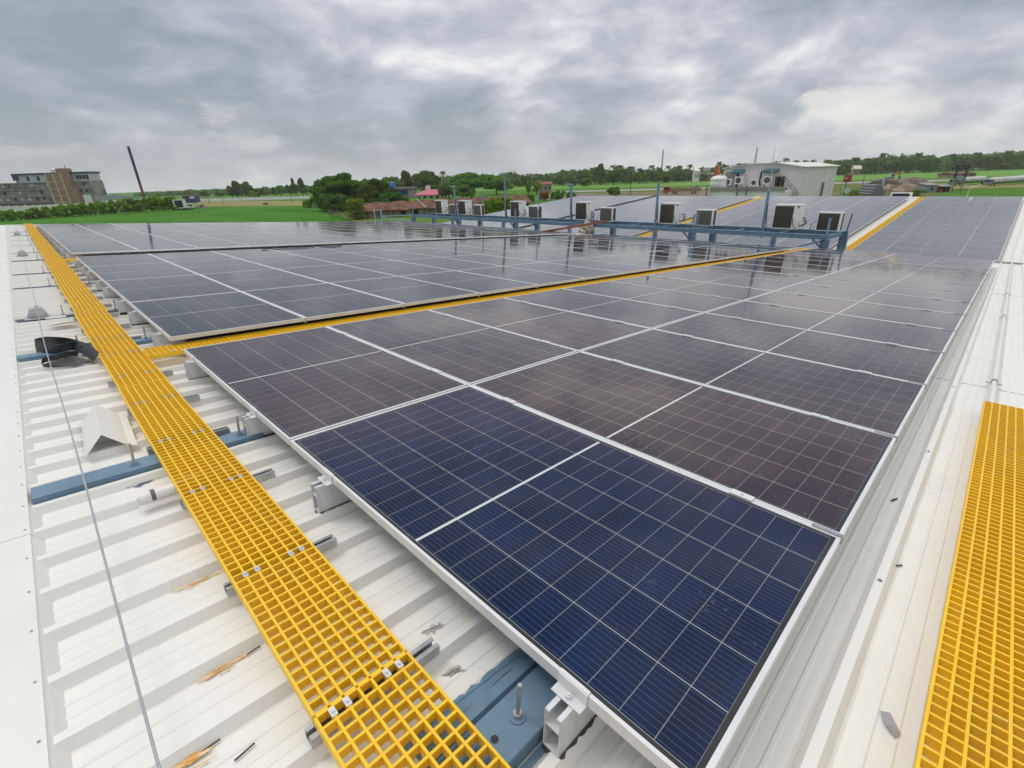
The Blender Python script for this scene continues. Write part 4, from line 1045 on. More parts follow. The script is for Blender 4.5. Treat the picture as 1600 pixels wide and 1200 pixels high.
def palm_meshes():
    rng = random.Random(5); b = MB()
    for k in range(17):
        a = 2 * math.pi * k / 17 + rng.uniform(-.2, .2); el = rng.uniform(-.25, 1.1); L = rng.uniform(.85, 1.1); pts = []
        for i in range(6):
            s = i / 5; r = L * (s * math.cos(el) * .8 + .15 * s); z = L * (s * math.sin(el) - .75 * s * s); pts.append((r * math.cos(a), r * math.sin(a), z))
        sd = np.array([-math.sin(a), math.cos(a), 0])
        for i in range(5):
            w0 = .17 * math.sin(math.pi * min(.97, i / 5 + .12)); w1 = .17 * math.sin(math.pi * min(.97, (i + 1) / 5 + .12)) if i < 4 else .02
            p, q = np.array(pts[i]), np.array(pts[i + 1]); dz = np.array([0, 0, -.09])
            b.add([p, q, q + sd * w1 + dz, p + sd * w0 + dz], [(0, 1, 2, 3)]); b.add([p, q, q - sd * w1 + dz, p - sd * w0 + dz], [(0, 3, 2, 1)])
    o = b.build('crown', M['palm'], fix=False); cm_ = o.data; bpy.data.objects.remove(o)
    b = MB(); b.tube([(0, 0, 0), (.01, 0, .3), (.035, .01, .65), (.03, .02, 1.0)], [.022, .016, .013, .011], 7); o = b.build('trunk', M['bark']); tm = o.data; bpy.data.objects.remove(o)
    return cm_, tm
PC, PTm = palm_meshes()
def palm(px, ytop, d, wpx, lab, group='palms along the far treeline'):
    T = P(px, ytop - 3.0, d); H = T[2] - ZG; W = wpx * 1.35 * d / F
    t = thing('palm_tree', lab, 'palm', (T[0], T[1], ZG), (0, 0, rnd.uniform(0, 6.28)), group)
    k = link('trunk', PTm, t); hz = H - W * .22; k.scale = (max(H * .9, 8), max(H * .9, 8), hz)
    c = link('crown', PC, t); c.scale = (W / 2,) * 3; c.location = (.03 * max(H * .9, 8), .02 * max(H * .9, 8), hz)
def wood(name, lab, top, d0, d1, n, leaf, m, per=70, seed=0, wr=(5, 9), amp=3.0):
    """a far-off wood that reads as one mass: many crowns of leaf clumps standing behind each other"""
    rng = np.random.default_rng(seed); Cs = []; Ns = []
    xs = [q[0] for q in top]; ys = [q[1] for q in top]
    for k in range(n):
        px = rng.uniform(xs[0], xs[-1]); d = rng.uniform(d0, d1); yt = np.interp(px, xs, ys) + rng.normal() * amp * .5 + abs(rng.normal()) * amp * .6
        T = P(px, yt, d); H = T[2] - ZG
        if H < 2.5: H = rng.uniform(3, 5)
        w = rng.uniform(*wr); ncl = 7; cen = []; rad = []
        for q in range(ncl):
            a = rng.uniform(0, 6.28); z = rng.uniform(.12, .86); r_ = w * .62 * (1 - abs(z - .45)) * rng.uniform(0, 1)
            cen.append(np.array([T[0] + r_ * math.cos(a), T[1] + r_ * math.sin(a), ZG + H * z])); rad.append(min(w * .5, H * .24) * rng.uniform(.7, 1.15))
        c_, n_ = clump_points(rng, cen, rad, per // ncl + 1, .85); Cs.append(c_); Ns.append(n_)
    C = np.concatenate(Cs); N = np.concatenate(Ns); C[:, 2] = np.maximum(C[:, 2], ZG + .1)
    S = rng.uniform(.6, 1.3, len(C)) * leaf
    return tag(link(name, quads_mesh(name, C, N, S, m, asp=.75, rng=rng)), lab, 'woodland', None, 'stuff')

wood('woodland', 'hazy far wood along the horizon at left', [(215, 303), (260, 299), (300, 297.5), (350, 296), (420, 294), (480, 290), (560, 286)], 700, 900, 330, 2.0, M['leaf_far'], 84, 1, (9, 15), 2.2)
wood('woodland', 'green wood and palms behind the tiled shed and fields', [(560, 283), (640, 277), (720, 275), (790, 271), (830, 274), (880, 268), (930, 264), (960, 262), (1000, 264), (1060, 264), (1110, 266)], 470, 620, 420, 1.5, M['leaf_far'], 112, 2, (7, 12), 4)
wood('woodland', 'wooded strip rising behind the white building roof', [(1100, 262), (1140, 256), (1200, 256), (1260, 256), (1320, 250)], 620, 760, 120, 1.7, M['leaf_far'], 98, 3, (8, 12), 3)
wood('woodland', 'dense dark wood behind the pale field at right', [(1300, 251), (1345, 250), (1385, 245), (1440, 241.5), (1475, 245), (1520, 239), (1560, 240), (1610, 235), (1700, 232)], 560, 680, 430, 1.55, M['leaf_far'], 126, 4, (8, 13), 3.5)

# near the left: hedge of tall shrubs, individual trees
rng = np.random.default_rng(12); Cs = []; Ns = []
A0, A1 = g(-70, 350), g(300, 327)
for k in range(120):
    s_ = k / 119; p = A0 + (A1 - A0) * s_; p = p + np.array([rng.normal() * 1.2, rng.normal() * 1.2, 0])
    H = np.interp(s_, [0, .2, .35, .55, .75, .90, .93, 1], [3.4, 3.6, 4.1, 5.0, 6.2, 6.0, 1.6, 1.0]) * rng.uniform(.78, 1.08)
    cen = [p + np.array([rng.normal() * 1.1, rng.normal() * 1.1, H * z]) for z in (.16, .3, .45, .6, .75, .86)]
    c_, n_ = clump_points(rng, cen, [H * rng.uniform(.13, .21) for _ in cen], 46, .9); Cs.append(c_); Ns.append(n_)
C = np.concatenate(Cs); N = np.concatenate(Ns); C[:, 2] = np.maximum(C[:, 2], ZG + .05)
tag(link('hedge', quads_mesh('hedge', C, N, rng.uniform(.25, .55, len(C)), M['leaf_hedge'], rng=rng)), 'tall bushy green hedge along the far edge of the paddy field', 'hedge')

tree(531, 267.5, 172, 108, 'dome', 0, 'largest dark spreading tree at the field corner', 'trees at the field corner', low=.03)
tree(583, 277.0, 170, 76, 'dome', 0, 'lower spreading tree just right of the largest dark tree', 'trees at the field corner', low=.03)
tree(515, 300, 158, 46, 'round', 1, 'dark low tree under the left side of the largest tree', 'trees at the field corner', low=.0)
tree(553, 306, 150, 52, 'round', 1, 'dark low tree above the rustic fence', 'trees at the field corner', low=.0)
tree(612, 297, 160, 56, 'round', 1, 'low dark tree behind the left end of the tiled shed', 'trees at the field corner', low=.0)
tree(488, 300, 200, 34, 'bush', 0, 'yellowish bush left of the largest dark tree', 'trees at the field corner', name='bush', cat='bush', low=0)
tree(626, 295, 170, 34, 'bush', 1, 'green bush between the tiled shed and the arched temple', 'trees at the field corner', name='bush', cat='bush', low=0)
for a in ((607, 272, 300, 46, 'round', 0, 'round tree behind the house with the blue water tank'), (634, 268.5, 320, 30, 'tall', 1, 'dark columnar tree right of the blue water tank'), (662, 266, 320, 54, 'broad', 1, 'wide light tree behind the arched temple'),
          (700, 284, 250, 44, 'round', 0, 'bushy tree just right of the arched temple'), (735, 268.5, 240, 86, 'broad', 1, 'large round tree behind the leftmost lamp pole'), (775, 269, 280, 60, 'round', 0, 'tall round tree between the large round tree and tallest lamp pole'),
          (722, 285, 225, 50, 'round', 1, 'dark lower tree in front of the large round tree'), (672, 286, 292, 40, 'round', 1, 'dark tree peeking over the temple roof right side')):
    tree(*a, group='village trees behind the tiled shed', low=.04)
for a in ((359, 288, 425, 18, 'round', 1, 'leftmost low tree of the clump behind the railing middle'), (374, 284.5, 440, 22, 'round', 0, 'tree between the two tall dense trees behind the railing'), (388, 287, 428, 18, 'round', 1, 'tree at the right shoulder of the clump behind the railing middle'),
          (403, 294, 440, 20, 'round', 1, 'low tree in the gap right of the clump behind the railing'), (418, 295, 460, 22, 'round', 0, 'low tree midway between the two clumps behind the railing'), (430, 290, 440, 18, 'round', 1, 'tree at the left foot of the right-hand clump behind the railing'), (461, 284, 445, 20, 'round', 0, 'tree left of the tallest slim tree behind the railing'),
          (341, 297, 470, 22, 'round', 0, 'low tree left of the clump behind the railing middle'), (318, 298.5, 500, 22, 'round', 1, 'low tree behind the left end of the railing'), (366, 284, 420, 26, 'tall', 1, 'tall dense tree left of the white railing middle'), (383, 285, 430, 24, 'tall', 0, 'second tall dense tree left of the white railing middle'), (394, 293, 415, 14, 'bush', 0, 'pale bush right of the two tall dense trees'),
          (436, 287, 430, 24, 'round', 0, 'round tree above the white railing, leftmost of its clump'), (452, 286, 440, 20, 'round', 1, 'round dark tree in the middle of the clump above the white railing'), (469, 279.5, 440, 18, 'tall', 1, 'tallest slim tree of the clump above the white railing'), (476, 287, 450, 22, 'round', 0, 'round tree at the right end of the clump above the white railing'),
          (291, 295.5, 480, 14, 'round', 0, 'small lone tree behind the dark blue hut')):
    tree(*a, group='trees beyond the white railing', low=.02)
tree(456, 279, 445, 9, 'tall', 1, 'thin spiky tree top left of the tallest slim tree', 'trees beyond the white railing')
tree(414, 315, 250, 10, 'bush', 1, 'small round bush on the dry field', None, name='bush', cat='bush', low=0)
for a in ((939, 257.5, 450, 24, 'tall', 1, 'tall dark tree standing above the central treeline'), (960, 264, 440, 30, 'round', 1, 'round dark tree right of the tall central tree'), (915, 278, 400, 28, 'round', 2, 'pale yellow green tree below the tall central tree'),
          (1000, 268, 460, 34, 'round', 1, 'broad tree in the middle of the central treeline'), (1038, 268, 450, 30, 'round', 0, 'round tree left of the white village house'), (893, 279, 400, 16, 'round', 2, 'small pale tree left of the pale yellow green one'), (980, 273, 430, 22, 'round', 0, 'lower tree between two round trees of the central treeline')):
    tree(*a, group='trees of the central treeline', low=.02)
for a in ((826, 284, 280, 13, 'round', 2, 'small round mango tree left of the low village house'), (839, 283, 270, 20, 'round', 2, 'second small round tree by the low village house')):
    tree(*a, group='small trees by the low village house', low=.02)
for k, a in enumerate(((955, 290, 205, 18, 'round', 0, 'left bush of the pair beyond the far roof ridge'), (964, 289, 200, 14, 'round', 0, 'right bush of the pair beyond the far roof ridge'), (872, 289, 190, 26, 'bush', 1, 'bushy plant behind the hip of the tiled shed'), (849, 292, 195, 18, 'bush', 2, 'reddish leaved shrub beside the tiled shed end'), (893, 294, 200, 18, 'bush', 0, 'low bright shrub right of the tiled shed end'), (826, 296, 180, 20, 'bush', 1, 'dark shrub close behind the tiled shed ridge'))):
    tree(*a, group='shrubs beyond the far roof', name='bush', cat='bush', low=0)
for k, (px, yt, d, w, lab) in enumerate(((691, 268.5, 300, 11, 'lone palm with round head above the arched temple'), (884, 268, 500, 12, 'palm at the left end of the central treeline'), (958, 259, 520, 12, 'palm just right of the tall central tree'), (968, 259, 520, 12, 'second palm right of the tall central tree'),
        (986, 261, 520, 11, 'palm over the middle of the central treeline'), (1020, 259, 520, 12, 'palm left of the tall mast on the treeline'), (1045, 260, 520, 11, 'palm right of the tall mast on the treeline'), (1062, 260, 520, 11, 'palm above the village houses, left one'), (1080, 258, 540, 11, 'palm above the village houses, right one'), (1126, 254, 560, 10, 'palm above the orange tank stand'),
        (1228, 248, 560, 11, 'tall palm above the ridge of the white building'), (1244, 251.5, 560, 12, 'palm above the corner of the white building'), (1258, 251.5, 560, 10, 'second palm above the white building roof'), (1272, 251, 560, 10, 'third palm above the white building roof'), (1297, 251, 560, 10, 'palm above the right end of the white building'),
        (1338, 246.5, 560, 15, 'palm over the brick house at right'), (1357, 248, 560, 14, 'palm right of the brick house at right'), (1381, 239.5, 560, 15, 'tallest palm of the right-hand wood'), (1398, 246, 560, 13, 'palm right of the tallest palm'), (1413, 244, 560, 13, 'palm in the middle of the right-hand wood'),
        (1437, 239, 560, 15, 'palm above the tin shack'), (1492, 241, 560, 13, 'palm above the transformer poles'), (1530, 239, 560, 14, 'palm above the first tanker'), (1578, 235.5, 560, 15, 'palm above the second tanker'))):
    palm(px, yt, d, w, lab)
for k, (px, yt) in enumerate(((1322, 252), (1366, 249), (1425, 246), (1460, 245), (1505, 243), (1553, 241), (1592, 239))):
    tree(px, yt, 555, 24, 'round', 1, 'dark round tree in the front row of the right-hand wood, %s from the left' % ordw(k + 1), 'front trees of the right-hand wood', low=0)

# ------------------------------------------------------------------ buildings
M['brick'] = mat('raw_brick', (0.36, 0.225, 0.165), 0.85, col2=(0.26, 0.155, 0.115), vscale=2.5)
M['cement'] = mat('raw_cement', (0.33, 0.32, 0.30), 0.9, col2=(0.12, 0.12, 0.115), vscale=0.22, detail=8)
M['cement_lt'] = mat('pale_cement', (0.33, 0.31, 0.275), 0.9, var=0.25, vscale=0.4)
M['pilaster'] = mat('pale_pilaster', (0.50, 0.42, 0.35), 0.85, var=0.15, vscale=1)
M['dark'] = mat('dark_opening', (0.018, 0.018, 0.022), 0.8)
M['navy'] = mat('navy_paint', (0.022, 0.036, 0.14), 0.5)
M['rail_white'] = mat('rail_whitewash', (0.88, 0.87, 0.85), 0.8)
M['whitewash'] = mat('whitewash', (0.78, 0.77, 0.74), 0.8, var=0.15, vscale=0.5)
M['shed_green'] = mat('green_grey_sheet', (0.30, 0.38, 0.36), 0.5, var=0.15, vscale=0.4)
M['pane'] = mat('pale_panel_wall', (0.50, 0.56, 0.60), 0.6, var=0.2, vscale=0.4)
M['tile'] = mat('clay_tiles', (0.225, 0.092, 0.056), 0.88, col2=(0.085, 0.045, 0.032), vscale=0.55, detail=9, bump=0.6, bscale=4)
M['plaster_old'] = mat('old_plaster', (0.36, 0.29, 0.22), 0.9, col2=(0.20, 0.16, 0.125), vscale=0.5, detail=8)
M['pink'] = mat('pink_roof', (0.55, 0.12, 0.19), 0.6, var=0.12, vscale=1)
M['cream'] = mat('cream_paint', (0.78, 0.70, 0.61), 0.8, var=0.1, vscale=1)
M['tank_blue'] = mat('blue_tank', (0.03, 0.17, 0.55), 0.45)
M['teal'] = mat('teal_awning', (0.045, 0.145, 0.18), 0.5)
M['red_paint'] = mat('red_paint', (0.42, 0.055, 0.04), 0.5, var=0.15, vscale=1)
M['tyre'] = mat('tyre', (0.02, 0.02, 0.021), 0.85)
M['orange'] = mat('orange_paint', (0.62, 0.16, 0.03), 0.5, var=0.15, vscale=1)
M['timber'] = mat('weathered_timber', (0.19, 0.15, 0.11), 0.9, var=0.3, vscale=3)
M['grey_steel'] = mat('grey_steel', (0.24, 0.25, 0.27), 0.5, 0.4, var=0.2, vscale=2)
M['rubble'] = mat('rubble', (0.23, 0.195, 0.16), 0.95, col2=(0.12, 0.10, 0.08), vscale=0.8, detail=9)
M['sand'] = mat('sand', (0.36, 0.285, 0.20), 0.95, var=0.2, vscale=0.7)
M['glass_dark'] = mat('dark_glass', (0.02, 0.025, 0.03), 0.12)
M['bed'] = mat('truck_bed', (0.34, 0.25, 0.10), 0.7, var=0.3, vscale=1)
M['tank_white'] = mat('tank_white', (0.66, 0.66, 0.65), 0.45, var=0.25, vscale=0.5)
def wallwhite_mat():
    m = mat('white_cladding', (0.74, 0.685, 0.70), 0.5, var=0.10, vscale=0.25)
    t = NT(m.node_tree); b = t.n['Principled BSDF']; tc = t.node('ShaderNodeTexCoord'); s = t.node('ShaderNodeSeparateXYZ'); t.l.new(tc.outputs['Object'], s.inputs[0])
    w = t.math('SINE', t.math('MULTIPLY', t.math('ADD', s.outputs[0], s.outputs[1]), 24.0)); bn = t.node('ShaderNodeBump'); bn.inputs['Strength'].default_value = 0.35; bn.inputs['Distance'].default_value = 0.03
    t.l.new(w, bn.inputs['Height']); t.l.new(bn.outputs[0], b.inputs['Normal']); return m
M['clad'] = wallwhite_mat()

def site(name, lab, cat, a, b_, group=None):
    a = np.array(a, float); b_ = np.array(b_, float); d = b_ - a
    t = thing(name, lab, cat, (a[0], a[1], ZG), (0, 0, math.atan2(d[1], d[0])), group); return t, float(np.hypot(d[0], d[1]))
def gp(px, d):
    """the ground point seen in column px at camera depth d"""
    xc = (px - 800) / F * d; yc = (ZG - CW[2] - RW[0][2] * xc - RW[2][2] * d) / RW[1][2]
    return CW + RW.T @ np.array([xc, yc, d])
def hz(px, y, d): return P(px, y, d)[2] - ZG

# unfinished block of flats
a = gp(12, 300); c = gp(153, 300)
t, L = site('apartment_building', 'unfinished grey and brick apartment block behind the hedge', 'building', a, c)
H = hz(60, 285, 300); fl = H / 4
def xs(px): return (px - 12) / 141 * L
b = MB(); b.box(-6, L, 0, 11, 0, H); b.build('wall', M['cement'], t)
b = MB(); b.box(-26, -6, 5, 22, 0, H * .98); b.build('side_wing', M['brick'], t)
for k in range(1, 5):
    b = MB(); b.box(-6.2, L + .2, -.5, 0.0, k * fl - .5, k * fl - .05); b.build('floor_slab', M['cement_lt'], t)
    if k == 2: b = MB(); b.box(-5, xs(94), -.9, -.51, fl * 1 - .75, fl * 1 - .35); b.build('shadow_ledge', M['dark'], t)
ht = hz(60, 273.5, 300)
b = MB(); b.box(xs(38), xs(152), 2, 10.5, H, ht); b.build('top_storey', M['pane'], t)
b = MB(); b.box(xs(36), xs(154), 1.2, 11, ht, ht + .9); b.box(xs(36), xs(44), 1.4, 1.9, H + 1.2, ht); b.build('roof_edge', M['navy'], t)
rr = random.Random(2)
for k in range(4):
    for q in range(13):
        x = xs(8 + q * 11.5 + rr.uniform(-2, 2))
        if xs(92) < x < xs(130) or rr.random() < .25: continue
        z = k * fl + fl * rr.uniform(.28, .36); w = rr.uniform(1.2, 2.0); o = MB(); o.box(x - w / 2, x + w / 2, -.12, 0.05, z, z + fl * .42); o.build('window', M['dark'] if rr.random() < .62 else M['pane'], t)
for px in (58, 74, 134, 139, 144, 149):
    o = MB(); x = xs(px); o.box(x - .8, x + .8, 1.86, 1.98, H + .9, ht - 1.0); o.build('window', M['dark'], t)
b = MB(); b.box(xs(95), xs(128), -2.2, -.002, 0, ht + .3); b.build('stair_tower', M['brick'], t)
b = MB(); b.box(xs(113), xs(125), -2.0, 4, ht + .31, hz(105, 264, 300)); b.build('lift_tower', M['brick'], t)
for px in (96, 107.5, 119):
    b = MB(); b.box(xs(px) - .5, xs(px) + .5, -2.75, -2.21, 0, ht + .1); b.build('pilaster', M['pilaster'], t)
for k in range(1, 5):
    b = MB(); b.box(xs(96) + .51, xs(119) - .51, -2.5, -2.205, k * fl - .55, k * fl); b.build('band', M['pilaster'], t)
b = MB(); b.box(xs(128), xs(135), -3.0, -.01, 0, H * .72); b.build('low_bay', M['brick'], t)
b = MB(); b.cyl((xs(123), 1, hz(105, 264, 300)), (xs(123), 1, hz(105, 258.5, 300)), .18); b.build('mast', M['dark'], t)
b = MB(); b.lathe((xs(100), 3, ht + .92), [(1.8, 0), (1.8, 1.6), (1.2, 2.2), (.5, 2.4)]); b.build('water_tank', M['whitewash'], t)
t, L = site('boundary_wall', 'low white boundary wall in front of the unfinished block', 'wall', gp(-20, 262), gp(150, 272))
b = MB(); n_ = 14
for k in range(n_): b.box(L * k / n_ + .15, L * (k + 1) / n_ - .15, 0, .3, 0, 3.1)
b.build('wall', M['whitewash'], t)
b = MB(); [b.box(L * k / n_ - .15, L * k / n_ + .15, -.1, .4, 0, 3.5) for k in range(n_ + 1)]; b.build('pillars', M['whitewash'], t)
t, L = site('site_sign', 'white sign board at the foot of the unfinished block', 'sign', gp(137, 270), gp(149, 270))
b = MB(); b.box(0, L, 0, .25, 3.2, hz(143, 304, 270)); b.box(.3, .6, .05, .2, 0, 3.2); b.box(L - .6, L - .3, .05, .2, 0, 3.2); b.build('board', M['whitewash'], t)
t, L = site('farm_shed', 'low shed with grey green gabled roof behind the hedge', 'shed', gp(146, 300), gp(224, 320))
ze, zr = hz(150, 312, 300), hz(180, 302.8, 310)
b = MB(); b.box(.4, L - .4, .5, 12, 0, ze); b.build('wall', M['whitewash'], t)
b = MB(); b.prism([(0, 0, ze), (L * .46, 0, zr), (L, 0, ze), (L, 0, ze - .3), (0, 0, ze - .3)], (0, 13, 0)); b.build('roof', M['shed_green'], t)
# upright crane boom
T = P(200.5, 230, 330); zt = T[2] - ZG
t = thing('crane_boom', 'tall dark blue crane boom rising behind the hedge', 'crane', (T[0], T[1], ZG))
def lattice(b, z0, z1, w, seg, lean=0):
    n = max(2, int((z1 - z0) / seg))
    for sx in (-1, 1):
        for sy in (-1, 1): b.bar((sx * w, sy * w, z0), (sx * w, sy * w, z1), .28, .28)
    for k in range(n):
        za = z0 + (z1 - z0) * k / n; zb = z0 + (z1 - z0) * (k + 1) / n
        for s_ in (-1, 1):
            b.bar((-w, s_ * w, za), (w, s_ * w, zb), .16, .16); b.bar((s_ * w, -w, za), (s_ * w, w, zb), .16, .16)
    return b
b = lattice(MB(), 0, zt * .36, .62, 1.2); b.box(-.5, .5, -.5, .5, 0, zt * .36); b.build('lower_section', M['rust'], t)
b = lattice(MB(), zt * .36, zt - 1.2, .60, 1.2); b.box(-.5, .5, -.5, .5, zt * .36, zt - 1.2); b.build('upper_section', M['navy'], t)
b = MB(); b.box(-1.0, .8, -.7, .7, zt - 1.2, zt + .6); b.bar((-1.0, 0, zt), (-1.3, 0, zt - 1.5), .2, .2); b.build('head', M['navy'], t)
b = MB(); z_ = zt * .40; b.bar((-3.4, 0, z_), (3.4, 0, z_), .25, .25, m=0); b.bar((-3.2, 0, z_), (-3.2, 0, z_ + 1), .2, .2); b.bar((3.2, 0, z_), (3.2, 0, z_ + 1), .2, .2); b.build('cross_arm', M['grey_steel'], t)
# hut and small truck by the field
t, L = site('site_hut', 'dark blue hut with a pale panel beyond the white truck', 'hut', gp(288, 330), gp(307, 330)); z_ = hz(298, 305, 330)
b = MB(); b.box(0, L, 0, 5, 0, z_ - .4); b.build('wall', M['navy'], t); b = MB(); b.box(-.3, L + .3, -.3, 5.3, z_ - .4, z_); b.build('roof', M['grey_steel'], t)
b = MB(); b.box(L * .55, L * .95, -.06, .02, z_ - 2.2, z_ - .7); b.build('panel', M['whitewash'], t)
def wheel(t, x, y, r=.5, w=.3):
    b = MB(); b.cyl((x, y, r), (x, y + w, r), r, n=16); o = b.build('wheel', M['tyre'], t); b = MB(); b.cyl((x, y - .01, r), (x, y, r), r * .5, n=12); h = b.build('rim', M['grey_steel'], o); return o
def lorry(t, x0, L, H, body, glass=True, W=2.4, nose=0.0):
    b = MB(); b.prism([(x0, 0, .7), (x0 + L, 0, .7), (x0 + L, 0, H), (x0 + .35, 0, H), (x0, 0, H * .62)], (0, W, 0)); bevel(b.build('cab', body, t), .06)
    b = MB(); b.box(x0 + .4, x0 + L - .4, -.03, .01, H * .58, H * .88); b.build('window', M['glass_dark'], t)
    b = MB(); b.prism([(x0 - .01, .2, H * .64), (x0 + .32, .2, H * .95), (x0 + .32, W - .2, H * .95), (x0 - .01, W - .2, H * .64)], (-.03, 0, .03)); b.build('windscreen', M['glass_dark'], t)
    b = MB(); b.box(x0 - .1, x0, .1, W - .1, .5, .9); b.build('bumper', M['grey_steel'], t)
t, L = site('small_truck', 'small white truck parked at the right end of the hedge', 'truck', gp(275, 216), gp(312, 222)); s_ = 1.0
b = MB(); b.box(0, L * .5, 0, 2.4, .8, 1.1); b.box(0, .25, 0, 2.4, 1.1, 4.3); b.box(L * .36, L * .5, 0, 2.4, 1.1, 4.3); b.box(0, L * .5, 0, 2.4, 4.3, 4.6); b.box(.25, L * .36, .4, 2.4, 1.1, 4.3); b.build('box_body', M['whitewash'], t)
b = MB(); b.box(.4, L * .34, .02, .39, 1.3, 4.1); b.build('open_side', M['dark'], t)
lorry(t, L * .52, 2.6, 2.6, M['whitewash'])
for x in (1.2, L * .42, L * .52 + 1.3): wheel(t, x, -.05)
t = thing('rubble_heap', 'brown rubble heap beside the small white truck', 'rubble', (*gp(312, 233)[:2], ZG))
def mound(t, rx, ry, h, m, seed, name='heap'):
    bm0 = bmesh.new(); bmesh.ops.create_icosphere(bm0, subdivisions=4, radius=1); rr = random.Random(seed); ph = [(rr.uniform(1, 8), rr.uniform(1, 8), rr.uniform(0, 6), rr.uniform(.02, .12)) for _ in range(18)]
    for v_ in bm0.verts:
        k = 1 + sum(a[3] * math.sin(a[0] * v_.co.x + a[1] * v_.co.y + a[2]) for a in ph); z_ = max(v_.co.z, -.02)
        v_.co = Vector((v_.co.x * rx * k, v_.co.y * ry * k, z_ * h * k))
    me = bpy.data.meshes.new(name); bm0.to_mesh(me); bm0.free(); me.materials.append(m); return link(name, me, t)
mound(t, 4, 2.5, 1.6, M['rubble'], 3)
# white railing wall beyond the dry field
t, L = site('railing_wall', 'long white post and rail wall beyond the dry field', 'wall', gp(306, 345), gp(484, 330)); z_ = hz(460, 306.3, 331)
zb = z_ * .58
b = MB(); b.box(0, L, 0, .5, 0, zb); b.build('wall', M['rail_white'], t)
b = MB(); b.box(0, L, .1, .4, z_ - .35, z_); b.build('top_rail', M['rail_white'], t)
n_ = 64
pm2 = None
for k in range(n_):
    x = L * (k + .5) / n_
    if pm2 is None: b = MB(); b.box(-.5, .5, .06, .44, zb, z_ - .36); o = b.build('post', M['rail_white'], t); pm2 = o.data
    else: o = link('post', pm2, t)
    o.location = (x, 0, 0)
for px, yt, d, lab in ((323, 302, 280, 'thin utility pole left of the dry field bush'), (347, 309, 262, 'short utility pole between two taller ones on the dry field'), (453, 302, 262, 'thin utility pole right of the dry field bush')):
    T = P(px, yt, d); t = thing('utility_pole', lab, 'pole', (T[0], T[1], ZG), group='poles on the dry field'); b = MB(); b.cyl((0, 0, 0), (0, 0, T[2] - ZG), .16, .12, n=8); b.build('pole', M['timber'], t)
    b = MB(); b.bar((-.7, 0, T[2] - ZG - .6), (.7, 0, T[2] - ZG - .6), .1, .1); b.build('crossbar', M['timber'], t)

# tiled brick shed
sa, sb = g(556, 343.5), g(680, 335.8)
sd_ = (sb - sa) / np.linalg.norm(sb - sa)
L_ = 10.0
while project(sa + sd_ * L_)[0] < 826: L_ += .5
t, L = site('brick_shed', 'long low brick shed with a sagging clay tile roof', 'shed', sa, sa + sd_ * L_)
he, hr, Dp = 1.95, 3.95, 9.0
b = MB(); b.box(0, L, 1.0, Dp - 1, 0, he + .2); b.build('wall', M['plaster_old'], t)
b = MB(); nx = 60
top = []; rr = random.Random(9)
for i in range(nx + 1):
    x = -1 + (L + 2) * i / nx; sg = .16 * math.sin(i * .9) + rr.uniform(-.06, .06)
    b.v += [(x, 0, he + .12 * math.sin(i * .7)), (x, Dp * .25, (he + hr) / 2 + .5 * sg), (x, Dp / 2, hr + sg), (x, Dp, he), (x, Dp, he - .18), (x, Dp / 2, hr + sg - .2), (x, 0, he - .2 + .12 * math.sin(i * .7))]
for i in range(nx):
    for j in range(7): b.f.append((i * 7 + j, i * 7 + (j + 1) % 7, (i + 1) * 7 + (j + 1) % 7, (i + 1) * 7 + j)); b.m.append(0)
b.f += [tuple(range(7)), tuple(range(nx * 7, nx * 7 + 7))]; b.m += [0, 0]
b.build('roof', M['tile'], t)
n_ = 30
for k in range(n_ + 1):
    b = MB(); x = L * k / n_; b.box(x - .22, x + .22, .72, 1.02, 0, he + .0); b.build('pillar', M['timber'], t)
for k in range(n_):
    if rr.random() < .55:
        b = MB(); x = L * (k + .5) / n_; b.box(x - L / n_ * .38, x + L / n_ * .38, .93, 1.01, .3, he - .3); b.build('bay_panel', M['cement_lt'] if rr.random() < .6 else M['dark'], t)
b = MB(); x = L * .345; b.prism([(x, Dp / 2, hr + .12), (x + 1.1, 0, he + .12), (x + 1.7, 0, he + .12), (x + .5, Dp / 2, hr + .12)], (0, 0, .16)); b.build('roof_seam', M['cement_lt'], t)
# vines over the shed's left end, vines along the far slope
def vines(name, lab, pts, n, size, m, seed):
    rng = np.random.default_rng(seed); pts = np.array(pts); C, N = clump_points(rng, pts, [size * rng.uniform(.7, 1.2) for _ in pts], n, 1.0); C[:, 2] = np.maximum(C[:, 2], ZG + .05)
    return tag(link(name, quads_mesh(name, C, N, rng.uniform(.14, .30, len(C)), m, rng=rng)), lab, 'vines')
sl = lambda s, z, y=0: sa + sd_ * s + np.array([-sd_[1], sd_[0], 0]) * y + np.array([0, 0, z])
vines('vines', 'bright green creeper hanging over the left end of the tiled shed', [sl(-1 + .6 * k, z, .5 * y) for k in range(6) for z in (.6, 1.8, 3.0, 4.2) for y in (0, 3)], 60, .95, M['leaf_light'], 3)
va, vb = P(757, 331, 60), P(793, 329, 52)
vines('vines', 'green creeper band between the small condenser and the tallest lamp pole', [np.array([*(va + (vb - va) * s)[:2], (va + (vb - va) * s)[2] + dz]) for s in np.linspace(-.1, 1.1, 14) for dz in (-2.2, -1.2, -.2, .6)], 70, .75, M['leaf_light'], 4)
# rustic fence at the tree foot
fa, fb = g(514, 338), g(553, 347)
t, L = site('rustic_fence', 'rough timber fence below the dark trees', 'fence', fa, fb)
for k in range(11):
    b = MB(); x = L * k / 10; hh = 1.9 + rr.uniform(-.4, .5); b.bar((x, 0, 0), (x + rr.uniform(-.25, .25), rr.uniform(-.2, .2), hh), .16, .16); b.build('post', M['timber'], t)
for z_ in (.8, 1.6):
    b = MB(); b.bar((0, -.12, z_), (L, -.12, z_ + .15), .12, .14); b.build('rail', M['timber'], t)

